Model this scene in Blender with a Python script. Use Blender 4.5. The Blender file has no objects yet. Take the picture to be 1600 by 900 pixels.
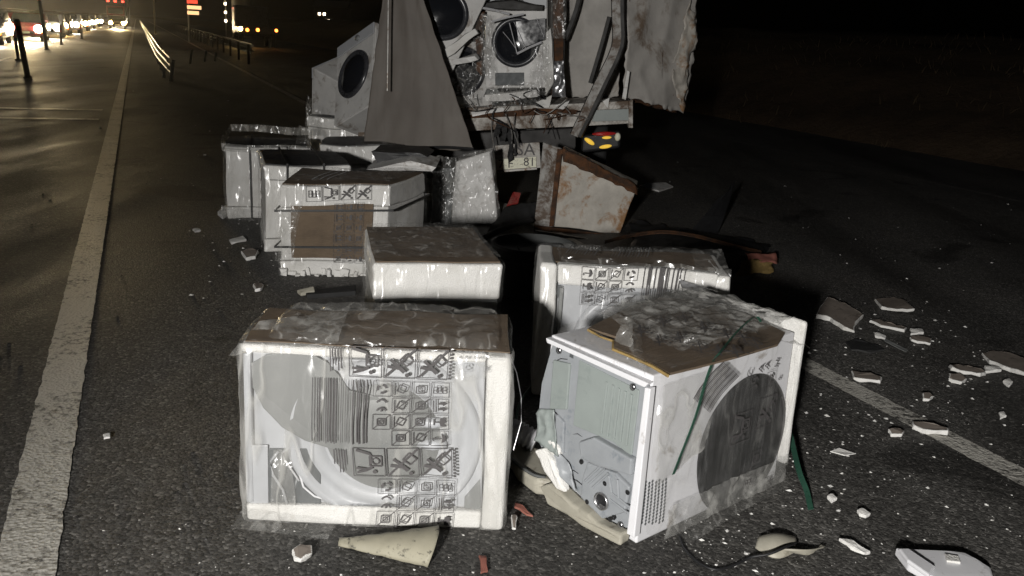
import bpy, bmesh, math, random
from mathutils import Vector, Matrix, noise

# ------------------------------------------------------------------ scene, camera, light
scene = bpy.context.scene
COL = scene.collection
R = math.radians
FPX, PITCH, ROLL, EYE = 1400.0, R(15.68), R(3.2), 1.58
_c, _s = math.cos(PITCH), math.sin(PITCH)
_right, _down, _fwd = Vector((1, 0, 0)), Vector((0, -_s, -_c)), Vector((0, _c, -_s))
_cr, _sr = math.cos(ROLL), math.sin(ROLL)
CAM_R = _right * _cr - _down * _sr
CAM_D = _right * _sr + _down * _cr
CAM_F = _fwd
cam_data = bpy.data.cameras.new('camera')
cam_data.sensor_width = 36.0
cam_data.lens = FPX / 1600.0 * 36.0
cam_data.clip_start = 0.05
cam_data.clip_end = 3000.0
cam = bpy.data.objects.new('camera', cam_data)
COL.objects.link(cam)
cam.matrix_world = Matrix((
    (CAM_R.x, -CAM_D.x, -CAM_F.x, 0.0),
    (CAM_R.y, -CAM_D.y, -CAM_F.y, 0.0),
    (CAM_R.z, -CAM_D.z, -CAM_F.z, EYE),
    (0, 0, 0, 1)))
scene.camera = cam

world = bpy.data.worlds.new('World')
scene.world = world
world.use_nodes = True
wn = world.node_tree.nodes
bg = wn['Background']
sky = wn.new('ShaderNodeTexSky')
sky.sky_type = 'NISHITA'
sky.sun_disc = False
sky.sun_elevation = R(-4.0)
sky.sun_rotation = R(200.0)
world.node_tree.links.new(sky.outputs[0], bg.inputs['Color'])
bg.inputs['Strength'].default_value = 0.05

# faint sun lamp, added for a little ambient light at night
ambient_sun = bpy.data.lights.new('ambient_sun', 'SUN')
ambient_sun.energy = 0.004
ambient_sun.angle = R(0.5)
ambient_sun.color = (0.85, 0.9, 1.0)
mo = bpy.data.objects.new('ambient_sun', ambient_sun)
COL.objects.link(mo)
mo.rotation_euler = (R(40), 0, R(200))

# headlamp of the vehicle that stands behind the photographer and lights the wreck
def aim(o, target):
    o.rotation_euler = (Vector(target) - o.location).to_track_quat('-Z', 'Y').to_euler()
hl = bpy.data.lights.new('vehicle_headlamp', 'SPOT')
hl.energy = 2150.0
hl.spot_size = R(74)
hl.spot_blend = 0.9
hl.shadow_soft_size = 0.13
hl.color = (1.0, 0.975, 0.94)
hlo = bpy.data.objects.new('vehicle_headlamp', hl)
COL.objects.link(hlo)
hlo.location = (-1.15, -2.7, 1.9)
aim(hlo, (1.3, 5.0, 0.55))

scene.cycles.adaptive_threshold = 0.02
scene.cycles.max_bounces = 6
scene.cycles.diffuse_bounces = 2
scene.cycles.glossy_bounces = 3
scene.cycles.transmission_bounces = 3
scene.cycles.transparent_max_bounces = 9
scene.cycles.caustics_reflective = False
scene.cycles.caustics_refractive = False
vs = scene.view_settings
vs.view_transform = 'Standard'
vs.look = 'None'
vs.exposure = 0.0
vs.gamma = 1.0
vs.use_curve_mapping = False

# ------------------------------------------------------------------ pixel -> ground / plane helpers (surveying)
def ray(px, py):
    return CAM_R * ((px - 800.0) / FPX) + CAM_D * ((py - 450.0) / FPX) + CAM_F
def G(px, py, z=0.0):
    v = ray(px, py)
    return v * ((EYE - z) / -v.z) + Vector((0, 0, EYE))
def D(px, py, y):
    v = ray(px, py)
    return v * (y / v.y) + Vector((0, 0, EYE))
AZ = R(22.74)
RD = Vector((-math.sin(AZ), math.cos(AZ), 0))     # along the road
RN = Vector((math.cos(AZ), math.sin(AZ), 0))      # across the road, to the right
def RP(s, n, z=0.0):
    return RD * s + RN * n + Vector((0, 0, z))
class Frame:
    """a box standing on the ground: origin at its near bottom left corner, x along its front"""
    def __init__(self, x, y, yaw, z=0.0):
        self.o = Vector((x, y, z)); self.yaw = R(yaw)
        self.M = Matrix.Translation(self.o) @ Matrix.Rotation(self.yaw, 4, 'Z')
        self.I = self.M.inverted()
    def _hit(self, px, py, axis, val):
        a = self.I @ Vector((0, 0, EYE)); b = self.I.to_3x3() @ ray(px, py)
        return a + b * ((val - a[axis]) / b[axis])
    def front(self, px, py, y=0.0):
        h = self._hit(px, py, 1, y); return (h.x, h.z)
    def side(self, px, py, x=0.0):
        h = self._hit(px, py, 0, x); return (h.y, h.z)
    def top(self, px, py, z):
        h = self._hit(px, py, 2, z); return (h.x, h.y)

# ------------------------------------------------------------------ materials
MATS = {}
def _new(name):
    m = bpy.data.materials.new(name); m.use_nodes = True
    nt = m.node_tree
    for n in list(nt.nodes): nt.nodes.remove(n)
    out = nt.nodes.new('ShaderNodeOutputMaterial')
    return m, nt, out
def _n(nt, typ, **kw):
    n = nt.nodes.new(typ)
    for k, v in kw.items():
        if k.startswith('i_'):
            n.inputs[k[2:].replace('_', ' ')].default_value = v
        else:
            setattr(n, k, v)
    return n
def _coords(nt, scale=(1, 1, 1), rot=(0, 0, 0), kind='Object'):
    tc = _n(nt, 'ShaderNodeTexCoord'); mp = _n(nt, 'ShaderNodeMapping')
    mp.inputs['Scale'].default_value = scale; mp.inputs['Rotation'].default_value = rot
    nt.links.new(tc.outputs[kind], mp.inputs['Vector'])
    return mp.outputs[0]
def _ramp(nt, src, stops):
    r = _n(nt, 'ShaderNodeValToRGB')
    cr = r.color_ramp
    while len(cr.elements) < len(stops): cr.elements.new(0.5)
    for e, (p, c) in zip(cr.elements, stops):
        e.position = p; e.color = (c, c, c, 1) if not hasattr(c, '__len__') else tuple(c) + (1,)
    nt.links.new(src, r.inputs[0])
    return r.outputs[0]
def _noise(nt, vec, scale, detail=4, rough=0.6, dist=0.0):
    n = _n(nt, 'ShaderNodeTexNoise'); n.inputs['Scale'].default_value = scale
    n.inputs['Detail'].default_value = detail; n.inputs['Roughness'].default_value = rough
    n.inputs['Distortion'].default_value = dist
    nt.links.new(vec, n.inputs['Vector']); return n.outputs[0]
def _mixc(nt, fac, a, b):
    m = _n(nt, 'ShaderNodeMix', data_type='RGBA')
    if hasattr(fac, 'is_output'): nt.links.new(fac, m.inputs[0])
    else: m.inputs[0].default_value = fac
    for sock, v in ((m.inputs[6], a), (m.inputs[7], b)):
        if hasattr(v, 'is_output'): nt.links.new(v, sock)
        else: sock.default_value = tuple(v) + (1,)
    return m.outputs[2]
def _math(nt, op, a, b=None):
    m = _n(nt, 'ShaderNodeMath', operation=op)
    for i, v in enumerate((a, b)):
        if v is None: continue
        if hasattr(v, 'is_output'): nt.links.new(v, m.inputs[i])
        else: m.inputs[i].default_value = v
    return m.outputs[0]
def _bump(nt, h, dist, strength=1.0, prev=None):
    b = _n(nt, 'ShaderNodeBump'); b.inputs['Distance'].default_value = dist
    b.inputs['Strength'].default_value = strength
    nt.links.new(h, b.inputs['Height'])
    if prev is not None: nt.links.new(prev, b.inputs['Normal'])
    return b.outputs[0]

def mat(name, col, rough=0.6, spec=0.4, metal=0.0, var=0.15, nscale=6.0, bump=0.0, bscale=40.0, dirt=None, dirt_amt=0.0, dscale=3.0, emit=None, estr=0.0, coat=0.0, kind='Object'):
    """one painted, plastic, foam or metal surface with mottling, optional dirt of its own shape, fine relief"""
    if name in MATS: return MATS[name]
    m, nt, out = _new(name)
    p = _n(nt, 'ShaderNodeBsdfPrincipled')
    v = _coords(nt, kind=kind)
    n1 = _noise(nt, v, nscale, 5, 0.65)
    lo = tuple(c * (1 - var) for c in col); hi = tuple(min(1, c * (1 + var * 0.6)) for c in col)
    c = _mixc(nt, _ramp(nt, n1, [(0.3, 0.0), (0.7, 1.0)]), lo, hi)
    rsock = None
    if dirt is not None:
        dn = _noise(nt, v, dscale, 8, 0.72, 0.4)
        f = _ramp(nt, dn, [(0.62 - dirt_amt * 0.5, 0.0), (0.70 - dirt_amt * 0.35, 1.0)])
        c = _mixc(nt, f, c, dirt)
    nt.links.new(c, p.inputs['Base Color'])
    rn = _noise(nt, v, nscale * 2.3, 4)
    nt.links.new(_ramp(nt, rn, [(0.2, max(0.02, rough - 0.12)), (0.8, min(1, rough + 0.12))]), p.inputs['Roughness'])
    p.inputs['Specular IOR Level'].default_value = spec
    p.inputs['Metallic'].default_value = metal
    p.inputs['Coat Weight'].default_value = coat
    if bump:
        b = _noise(nt, v, bscale, 6, 0.7)
        nt.links.new(_bump(nt, b, bump), p.inputs['Normal'])
    if emit is not None:
        p.inputs['Emission Color'].default_value = tuple(emit) + (1,)
        p.inputs['Emission Strength'].default_value = estr
    nt.links.new(p.outputs[0], out.inputs[0])
    MATS[name] = m
    return m

def mat_asphalt():
    m, nt, out = _new('asphalt')
    p = _n(nt, 'ShaderNodeBsdfPrincipled')
    v = _coords(nt)
    vo = _n(nt, 'ShaderNodeTexVoronoi'); vo.inputs['Scale'].default_value = 95.0
    nt.links.new(v, vo.inputs['Vector'])
    vcol = _n(nt, 'ShaderNodeSeparateColor'); nt.links.new(vo.outputs['Color'], vcol.inputs[0])
    grain = _ramp(nt, vcol.outputs[0], [(0.0, 0.040), (0.55, 0.080), (0.86, 0.11), (0.97, 0.17), (1.0, 0.23)])
    fine = _noise(nt, v, 260, 3)
    g2 = _n(nt, 'ShaderNodeMix', data_type='RGBA', blend_type='MULTIPLY'); g2.inputs[0].default_value = 0.55
    nt.links.new(grain, g2.inputs[6]); nt.links.new(_ramp(nt, fine, [(0.25, 0.4), (0.75, 1.5)]), g2.inputs[7])
    big = _noise(nt, v, 0.5, 6, 0.6)
    tint = _ramp(nt, big, [(0.3, (0.80, 0.76, 0.70)), (0.5, (1.0, 0.96, 0.89)), (0.72, (1.22, 1.14, 1.04))])
    g3 = _n(nt, 'ShaderNodeMix', data_type='RGBA', blend_type='MULTIPLY'); g3.inputs[0].default_value = 1.0
    nt.links.new(g2.outputs[2], g3.inputs[6]); nt.links.new(tint, g3.inputs[7])
    # worn wheel tracks, oil stains, dust and gouges, long in the driving direction
    v2 = _coords(nt, scale=(1.0, 0.12, 1.0), rot=(0, 0, -AZ))
    oil = _noise(nt, v2, 0.8, 5, 0.6)
    g4 = _n(nt, 'ShaderNodeMix', data_type='RGBA', blend_type='MULTIPLY'); g4.inputs[0].default_value = 1.0
    nt.links.new(g3.outputs[2], g4.inputs[6]); nt.links.new(_ramp(nt, oil, [(0.32, 0.5), (0.5, 0.95), (0.66, 1.2)]), g4.inputs[7])
    spill = _noise(nt, v, 1.1, 7, 0.62, 0.8)
    g5 = _n(nt, 'ShaderNodeMix', data_type='RGBA', blend_type='MULTIPLY'); g5.inputs[0].default_value = 1.0
    nt.links.new(g4.outputs[2], g5.inputs[6]); nt.links.new(_ramp(nt, spill, [(0.34, 0.45), (0.42, 1.0), (0.62, 1.0), (0.70, 1.35)]), g5.inputs[7])
    v3 = _coords(nt, scale=(14.0, 0.5, 1.0), rot=(0, 0, -AZ + 0.18))
    gouge = _noise(nt, v3, 1.0, 4, 0.7)
    c6 = _mixc(nt, _ramp(nt, gouge, [(0.70, 0.0), (0.76, 0.55)]), g5.outputs[2], (0.20, 0.18, 0.155))
    nt.links.new(c6, p.inputs['Base Color'])
    rr = _noise(nt, v2, 1.6, 5, 0.6)
    nt.links.new(_ramp(nt, rr, [(0.3, 0.50), (0.7, 0.78)]), p.inputs['Roughness'])
    p.inputs['Specular IOR Level'].default_value = 0.24
    h = _math(nt, 'ADD', _math(nt, 'MULTIPLY', vo.outputs['Distance'], -0.8), _math(nt, 'MULTIPLY', fine, 0.5))
    nt.links.new(_bump(nt, h, 0.004, 0.8), p.inputs['Normal'])
    nt.links.new(p.outputs[0], out.inputs[0])
    MATS['asphalt'] = m
    return m

def mat_paint():
    m, nt, out = _new('road_paint')
    p = _n(nt, 'ShaderNodeBsdfPrincipled')
    v = _coords(nt)
    wear = _noise(nt, v, 26, 8, 0.75)
    patch = _noise(nt, v, 2.2, 4)
    k = _math(nt, 'ADD', _math(nt, 'MULTIPLY', wear, 0.75), _math(nt, 'MULTIPLY', patch, 0.35))
    f = _ramp(nt, k, [(0.45, 0.0), (0.54, 1.0)])
    c = _mixc(nt, f, (0.11, 0.105, 0.095), (0.52, 0.50, 0.45))
    nt.links.new(c, p.inputs['Base Color'])
    p.inputs['Roughness'].default_value = 0.55
    vo = _n(nt, 'ShaderNodeTexVoronoi'); vo.inputs['Scale'].default_value = 70.0
    nt.links.new(v, vo.inputs['Vector'])
    h = _math(nt, 'ADD', _math(nt, 'MULTIPLY', vo.outputs['Distance'], 0.7), wear)
    nt.links.new(_bump(nt, h, 0.006, 0.9), p.inputs['Normal'])
    # broken edges where the paint has worn to the road
    tr = _n(nt, 'ShaderNodeBsdfTransparent')
    mx = _n(nt, 'ShaderNodeMixShader')
    nt.links.new(_ramp(nt, k, [(0.37, 0.0), (0.43, 1.0)]), mx.inputs[0])
    nt.links.new(tr.outputs[0], mx.inputs[1]); nt.links.new(p.outputs[0], mx.inputs[2])
    nt.links.new(mx.outputs[0], out.inputs[0])
    MATS['paint'] = m
    return m

def mat_film(name, haze=0.03, cell=18.0, stretch=(1, 1, 1), slope=0.32, rough=0.16, noise_slope=0.25, gloss=0.05, crease_k=3.6, crease_w=0.03):
    """clear shrink film: see-through, creased into small facets, with a glossy skin"""
    m, nt, out = _new(name)
    v = _coords(nt, scale=stretch)
    warp = _n(nt, 'ShaderNodeTexNoise'); warp.inputs['Scale'].default_value = 6.0; warp.inputs['Detail'].default_value = 2
    nt.links.new(v, warp.inputs['Vector'])
    va = _n(nt, 'ShaderNodeVectorMath', operation='SCALE'); va.inputs['Scale'].default_value = 0.14
    nt.links.new(warp.outputs['Color'], va.inputs[0])
    vb = _n(nt, 'ShaderNodeVectorMath', operation='ADD'); nt.links.new(v, vb.inputs[0]); nt.links.new(va.outputs[0], vb.inputs[1])
    vo = _n(nt, 'ShaderNodeTexVoronoi'); vo.inputs['Scale'].default_value = cell
    nt.links.new(vb.outputs[0], vo.inputs['Vector'])
    h = _math(nt, 'ADD', _math(nt, 'MULTIPLY', vo.outputs['Distance'], slope / cell), _math(nt, 'MULTIPLY', warp.outputs[0], noise_slope / 8.0))
    nb = _bump(nt, h, 1.0)
    gl = _n(nt, 'ShaderNodeBsdfGlossy'); gl.inputs['Roughness'].default_value = rough
    gl.inputs['Color'].default_value = (1, 1, 1, 1)
    nt.links.new(nb, gl.inputs['Normal'])
    df = _n(nt, 'ShaderNodeBsdfDiffuse'); df.inputs['Color'].default_value = (0.75, 0.74, 0.70, 1)
    tl = _n(nt, 'ShaderNodeBsdfTranslucent'); tl.inputs['Color'].default_value = (0.7, 0.7, 0.68, 1)
    tr = _n(nt, 'ShaderNodeBsdfTransparent')
    dm = _n(nt, 'ShaderNodeMixShader'); dm.inputs[0].default_value = 0.35
    nt.links.new(df.outputs[0], dm.inputs[1]); nt.links.new(tl.outputs[0], dm.inputs[2])
    wr = _math(nt, 'ABSOLUTE', _math(nt, 'SUBTRACT', _noise(nt, vb.outputs[0], cell * 0.45, 2, 0.6), 0.5))
    crease = _ramp(nt, wr, [(0.0, min(1, haze * crease_k)), (crease_w, haze), (0.25, haze * 0.5)])
    m1 = _n(nt, 'ShaderNodeMixShader'); nt.links.new(crease, m1.inputs[0])
    nt.links.new(tr.outputs[0], m1.inputs[1]); nt.links.new(dm.outputs[0], m1.inputs[2])
    m2 = _n(nt, 'ShaderNodeMixShader'); m2.inputs[0].default_value = gloss
    nt.links.new(m1.outputs[0], m2.inputs[1]); nt.links.new(gl.outputs[0], m2.inputs[2])
    nt.links.new(m2.outputs[0], out.inputs[0])
    MATS[name] = m
    return m

def mat_foam():
    m, nt, out = _new('foam')
    p = _n(nt, 'ShaderNodeBsdfPrincipled')
    v = _coords(nt)
    vo = _n(nt, 'ShaderNodeTexVoronoi'); vo.inputs['Scale'].default_value = 190.0
    nt.links.new(v, vo.inputs['Vector'])
    n1 = _noise(nt, v, 5, 6, 0.65)
    c = _ramp(nt, n1, [(0.25, (0.54, 0.52, 0.48)), (0.5, (0.72, 0.71, 0.68)), (0.8, (0.80, 0.79, 0.77))])
    dn = _noise(nt, v, 11, 8, 0.75, 0.3)
    c = _mixc(nt, _ramp(nt, dn, [(0.62, 0.0), (0.74, 0.55)]), c, (0.40, 0.36, 0.30))
    nt.links.new(c, p.inputs['Base Color'])
    p.inputs['Roughness'].default_value = 0.8
    p.inputs['Specular IOR Level'].default_value = 0.25
    h = _math(nt, 'ADD', _math(nt, 'MULTIPLY', vo.outputs['Distance'], -0.6), n1)
    nt.links.new(_bump(nt, h, 0.004, 0.8), p.inputs['Normal'])
    nt.links.new(p.outputs[0], out.inputs[0])
    MATS['foam'] = m
    return m

def mat_tarp():
    m, nt, out = _new('tarp')
    p = _n(nt, 'ShaderNodeBsdfPrincipled')
    v = _coords(nt)
    n1 = _noise(nt, v, 1.6, 6, 0.6, 0.3)
    st = _noise(nt, _coords(nt, scale=(6, 6, 0.7)), 3, 5)
    c = _ramp(nt, n1, [(0.3, (0.115, 0.10, 0.087)), (0.7, (0.165, 0.147, 0.127))])
    c = _mixc(nt, _ramp(nt, st, [(0.52, 0.0), (0.75, 0.4)]), c, (0.085, 0.07, 0.057))
    nt.links.new(c, p.inputs['Base Color'])
    p.inputs['Roughness'].default_value = 0.62
    w = _noise(nt, v, 220, 2)
    nt.links.new(_bump(nt, w, 0.002), p.inputs['Normal'])
    nt.links.new(p.outputs[0], out.inputs[0])
    MATS['tarp'] = m
    return m

def mat_emit(name, col, strength):
    if name in MATS: return MATS[name]
    m, nt, out = _new(name)
    e = _n(nt, 'ShaderNodeEmission'); e.inputs[0].default_value = tuple(col) + (1,); e.inputs[1].default_value = strength
    nt.links.new(e.outputs[0], out.inputs[0])
    MATS[name] = m
    return m

def mat_card():
    m, nt, out = _new('cardboard')
    p = _n(nt, 'ShaderNodeBsdfPrincipled')
    v = _coords(nt)
    n1 = _noise(nt, v, 6, 6, 0.65)
    c = _ramp(nt, n1, [(0.3, (0.095, 0.068, 0.045)), (0.7, (0.165, 0.12, 0.078))])
    fib = _noise(nt, _coords(nt, scale=(4, 60, 60)), 4, 4)
    c = _mixc(nt, _ramp(nt, fib, [(0.5, 0.0), (0.75, 0.35)]), c, (0.13, 0.09, 0.055))
    nt.links.new(c, p.inputs['Base Color'])
    p.inputs['Roughness'].default_value = 0.8
    nt.links.new(_bump(nt, fib, 0.004), p.inputs['Normal'])
    nt.links.new(p.outputs[0], out.inputs[0])
    MATS['card'] = m
    return m

def mat_streaked():
    m, nt, out = _new('door_streaked')
    p = _n(nt, 'ShaderNodeBsdfPrincipled')
    st = _noise(nt, _coords(nt, scale=(40, 1, 3)), 2.0, 6, 0.7, 0.6)
    bl = _noise(nt, _coords(nt), 7.0, 6, 0.65)
    k = _math(nt, 'ADD', _math(nt, 'MULTIPLY', st, 0.6), _math(nt, 'MULTIPLY', bl, 0.4))
    nt.links.new(_ramp(nt, k, [(0.36, 0.012), (0.50, 0.035), (0.60, 0.075), (0.70, 0.16)]), p.inputs['Base Color'])
    p.inputs['Roughness'].default_value = 0.38
    nt.links.new(p.outputs[0], out.inputs[0]); MATS['door_streaked'] = m
mat_streaked()
mat_asphalt(); mat_paint(); mat_foam(); mat_tarp(); mat_card()
mat_film('film', 0.045, 8.0, (1.6, 1.0, 0.42), slope=0.40, rough=0.24, noise_slope=0.4, gloss=0.045)
mat_film('film_milky', 0.13, 7.0, (1.7, 1.0, 0.40), slope=0.40, rough=0.24, noise_slope=0.45, gloss=0.055)
mat_film('film_top', 0.012, 34.0, (0.45, 1.7, 1), slope=0.5, rough=0.20, noise_slope=0.3, gloss=0.05)
mat_film('film_white', 0.22, 15.0, (1, 1, 0.55), slope=0.55, rough=0.24, noise_slope=0.5, gloss=0.08, crease_k=2.4, crease_w=0.05)
mat_film('film_crumple', 0.08, 15.0, (1, 1, 0.6), slope=0.5, rough=0.27, noise_slope=0.5, gloss=0.05)
mat('soil', (0.075, 0.052, 0.034), 0.9, 0.2, var=0.4, nscale=1.3, bump=0.05, bscale=6)
mat('grass_dry', (0.07, 0.05, 0.028), 0.85, 0.2, var=0.4, nscale=2)
mat('slab_top', (0.24, 0.205, 0.175), 0.7, 0.3, var=0.25, nscale=9, dirt=(0.13, 0.11, 0.09), dirt_amt=0.15, dscale=14)
mat('faded_paint', (0.12, 0.11, 0.10), 0.8, 0.3, var=0.5, nscale=7)
mat('enamel', (0.74, 0.74, 0.76), 0.32, 0.5, var=0.06, nscale=4, dirt=(0.36, 0.33, 0.30), dirt_amt=0.08, dscale=9)
mat('enamel_dirty', (0.60, 0.59, 0.57), 0.42, 0.4, var=0.15, nscale=5, dirt=(0.30, 0.27, 0.24), dirt_amt=0.16, dscale=7)
mat('plate_green', (0.265, 0.295, 0.283), 0.42, 0.45, var=0.08, nscale=7, dirt=(0.22, 0.25, 0.24), dirt_amt=0.1, dscale=12)
mat('plate_blue', (0.285, 0.30, 0.315), 0.45, 0.45, var=0.1, nscale=9, dirt=(0.2, 0.22, 0.24), dirt_amt=0.1, dscale=14)
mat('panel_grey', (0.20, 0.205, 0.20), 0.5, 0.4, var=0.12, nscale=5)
mat('panel_pale', (0.43, 0.44, 0.455), 0.4, 0.45, var=0.07, nscale=5)
mat('recess_grey', (0.085, 0.092, 0.095), 0.55, 0.4, var=0.25, nscale=9)
mat('door_dark', (0.040, 0.041, 0.046), 0.28, 0.5, var=0.3, nscale=12)
mat('glass_dark', (0.012, 0.013, 0.016), 0.10, 0.6, var=0.2, nscale=4)
mat('black_plastic', (0.016, 0.016, 0.017), 0.5, 0.4, var=0.3, nscale=10)
mat('black_ink', (0.085, 0.08, 0.08), 0.55, 0.3, var=0.2, nscale=40)
mat('grey_ink', (0.20, 0.20, 0.20), 0.55, 0.3, var=0.2, nscale=40)
mat('steel', (0.55, 0.55, 0.56), 0.3, 0.5, metal=0.9, var=0.1, nscale=20)
mat('steel_dull', (0.34, 0.33, 0.31), 0.5, 0.5, metal=0.6, var=0.25, nscale=8, dirt=(0.12, 0.07, 0.04), dirt_amt=0.2, dscale=6)
mat('rust', (0.115, 0.052, 0.024), 0.85, 0.25, var=0.45, nscale=9, bump=0.01, bscale=60, dirt=(0.05, 0.03, 0.02), dirt_amt=0.35, dscale=11)
mat('rusty_white', (0.47, 0.44, 0.39), 0.55, 0.4, var=0.22, nscale=6, dirt=(0.27, 0.15, 0.07), dirt_amt=0.22, dscale=4.5, bump=0.006, bscale=14)
mat('grey_paint_chipped', (0.34, 0.33, 0.31), 0.6, 0.35, var=0.25, nscale=8, dirt=(0.09, 0.06, 0.04), dirt_amt=0.34, dscale=7)
mat('truck_white', (0.55, 0.53, 0.49), 0.55, 0.35, var=0.25, nscale=5, dirt=(0.10, 0.065, 0.04), dirt_amt=0.36, dscale=3.2, bump=0.006, bscale=20)
mat('truck_wall', (0.50, 0.475, 0.44), 0.6, 0.3, var=0.25, nscale=2.5, dirt=(0.20, 0.15, 0.11), dirt_amt=0.16, dscale=1.6, bump=0.004, bscale=9)
mat('rubber', (0.03, 0.03, 0.03), 0.75, 0.3, var=0.35, nscale=9, bump=0.004, bscale=40)
mat('rubber_grey', (0.085, 0.088, 0.086), 0.6, 0.35, var=0.2, nscale=6)
mat('dark_steel', (0.03, 0.028, 0.026), 0.6, 0.4, var=0.4, nscale=5)
mat('strap_green', (0.03, 0.085, 0.058), 0.32, 0.5, var=0.25, nscale=20)
mat('strap_black', (0.018, 0.018, 0.018), 0.45, 0.4, var=0.2, nscale=20)
mat('shell_beige', (0.36, 0.34, 0.28), 0.55, 0.4, var=0.2, nscale=8, dirt=(0.2, 0.18, 0.14), dirt_amt=0.1, dscale=12)
mat('stained_beige', (0.31, 0.29, 0.22), 0.6, 0.35, var=0.15, nscale=7, dirt=(0.02, 0.018, 0.015), dirt_amt=0.12, dscale=22)
mat('terracotta', (0.26, 0.10, 0.075), 0.75, 0.3, var=0.25, nscale=12)
mat('red_plastic', (0.45, 0.02, 0.02), 0.3, 0.5, var=0.2, nscale=12)
mat('amber_glow', (0.75, 0.50, 0.06), 0.25, 0.5, var=0.3, nscale=18, emit=(1.0, 0.62, 0.08), estr=0.55)  # weak emission imitates lamplight thrown back by the amber reflectors
mat('plate_white', (0.84, 0.83, 0.66), 0.5, 0.4, var=0.08, nscale=9, dirt=(0.3, 0.27, 0.2), dirt_amt=0.12, dscale=25)
mat('yellow_card', (0.34, 0.235, 0.09), 0.8, 0.25, var=0.2, nscale=14, bump=0.004, bscale=50)
mat('wood_raw', (0.34, 0.22, 0.13), 0.75, 0.3, var=0.3, nscale=9)
mat('zinc', (0.55, 0.54, 0.47), 0.45, 0.5, metal=0.1, var=0.15, nscale=3)
mat('yellow_label', (0.70, 0.50, 0.05), 0.5, 0.4)
mat('blue_label', (0.10, 0.14, 0.34), 0.5, 0.4)
mat('car_dark', (0.035, 0.034, 0.038), 0.3, 0.5, coat=0.5)
mat('car_red', (0.20, 0.015, 0.018), 0.3, 0.5, coat=0.5)
mat('car_white', (0.5, 0.5, 0.5), 0.35, 0.5, coat=0.4)
mat('post_dark', (0.05, 0.045, 0.04), 0.6, 0.3)
mat('post_red', (0.40, 0.07, 0.05), 0.5, 0.4)
mat_emit('lamp_white', (1.0, 0.88, 0.66), 300.0)
mat_emit('lamp_yellow', (1.0, 0.60, 0.18), 200.0)
mat_emit('lamp_orange', (1.0, 0.22, 0.03), 9.0)
mat_emit('lamp_red', (1.0, 0.05, 0.03), 7.0)
mat_emit('window_far', (1.0, 0.8, 0.55), 9.0)
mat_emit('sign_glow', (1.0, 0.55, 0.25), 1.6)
mat_emit('sign_red', (1.0, 0.10, 0.05), 1.2)

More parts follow.
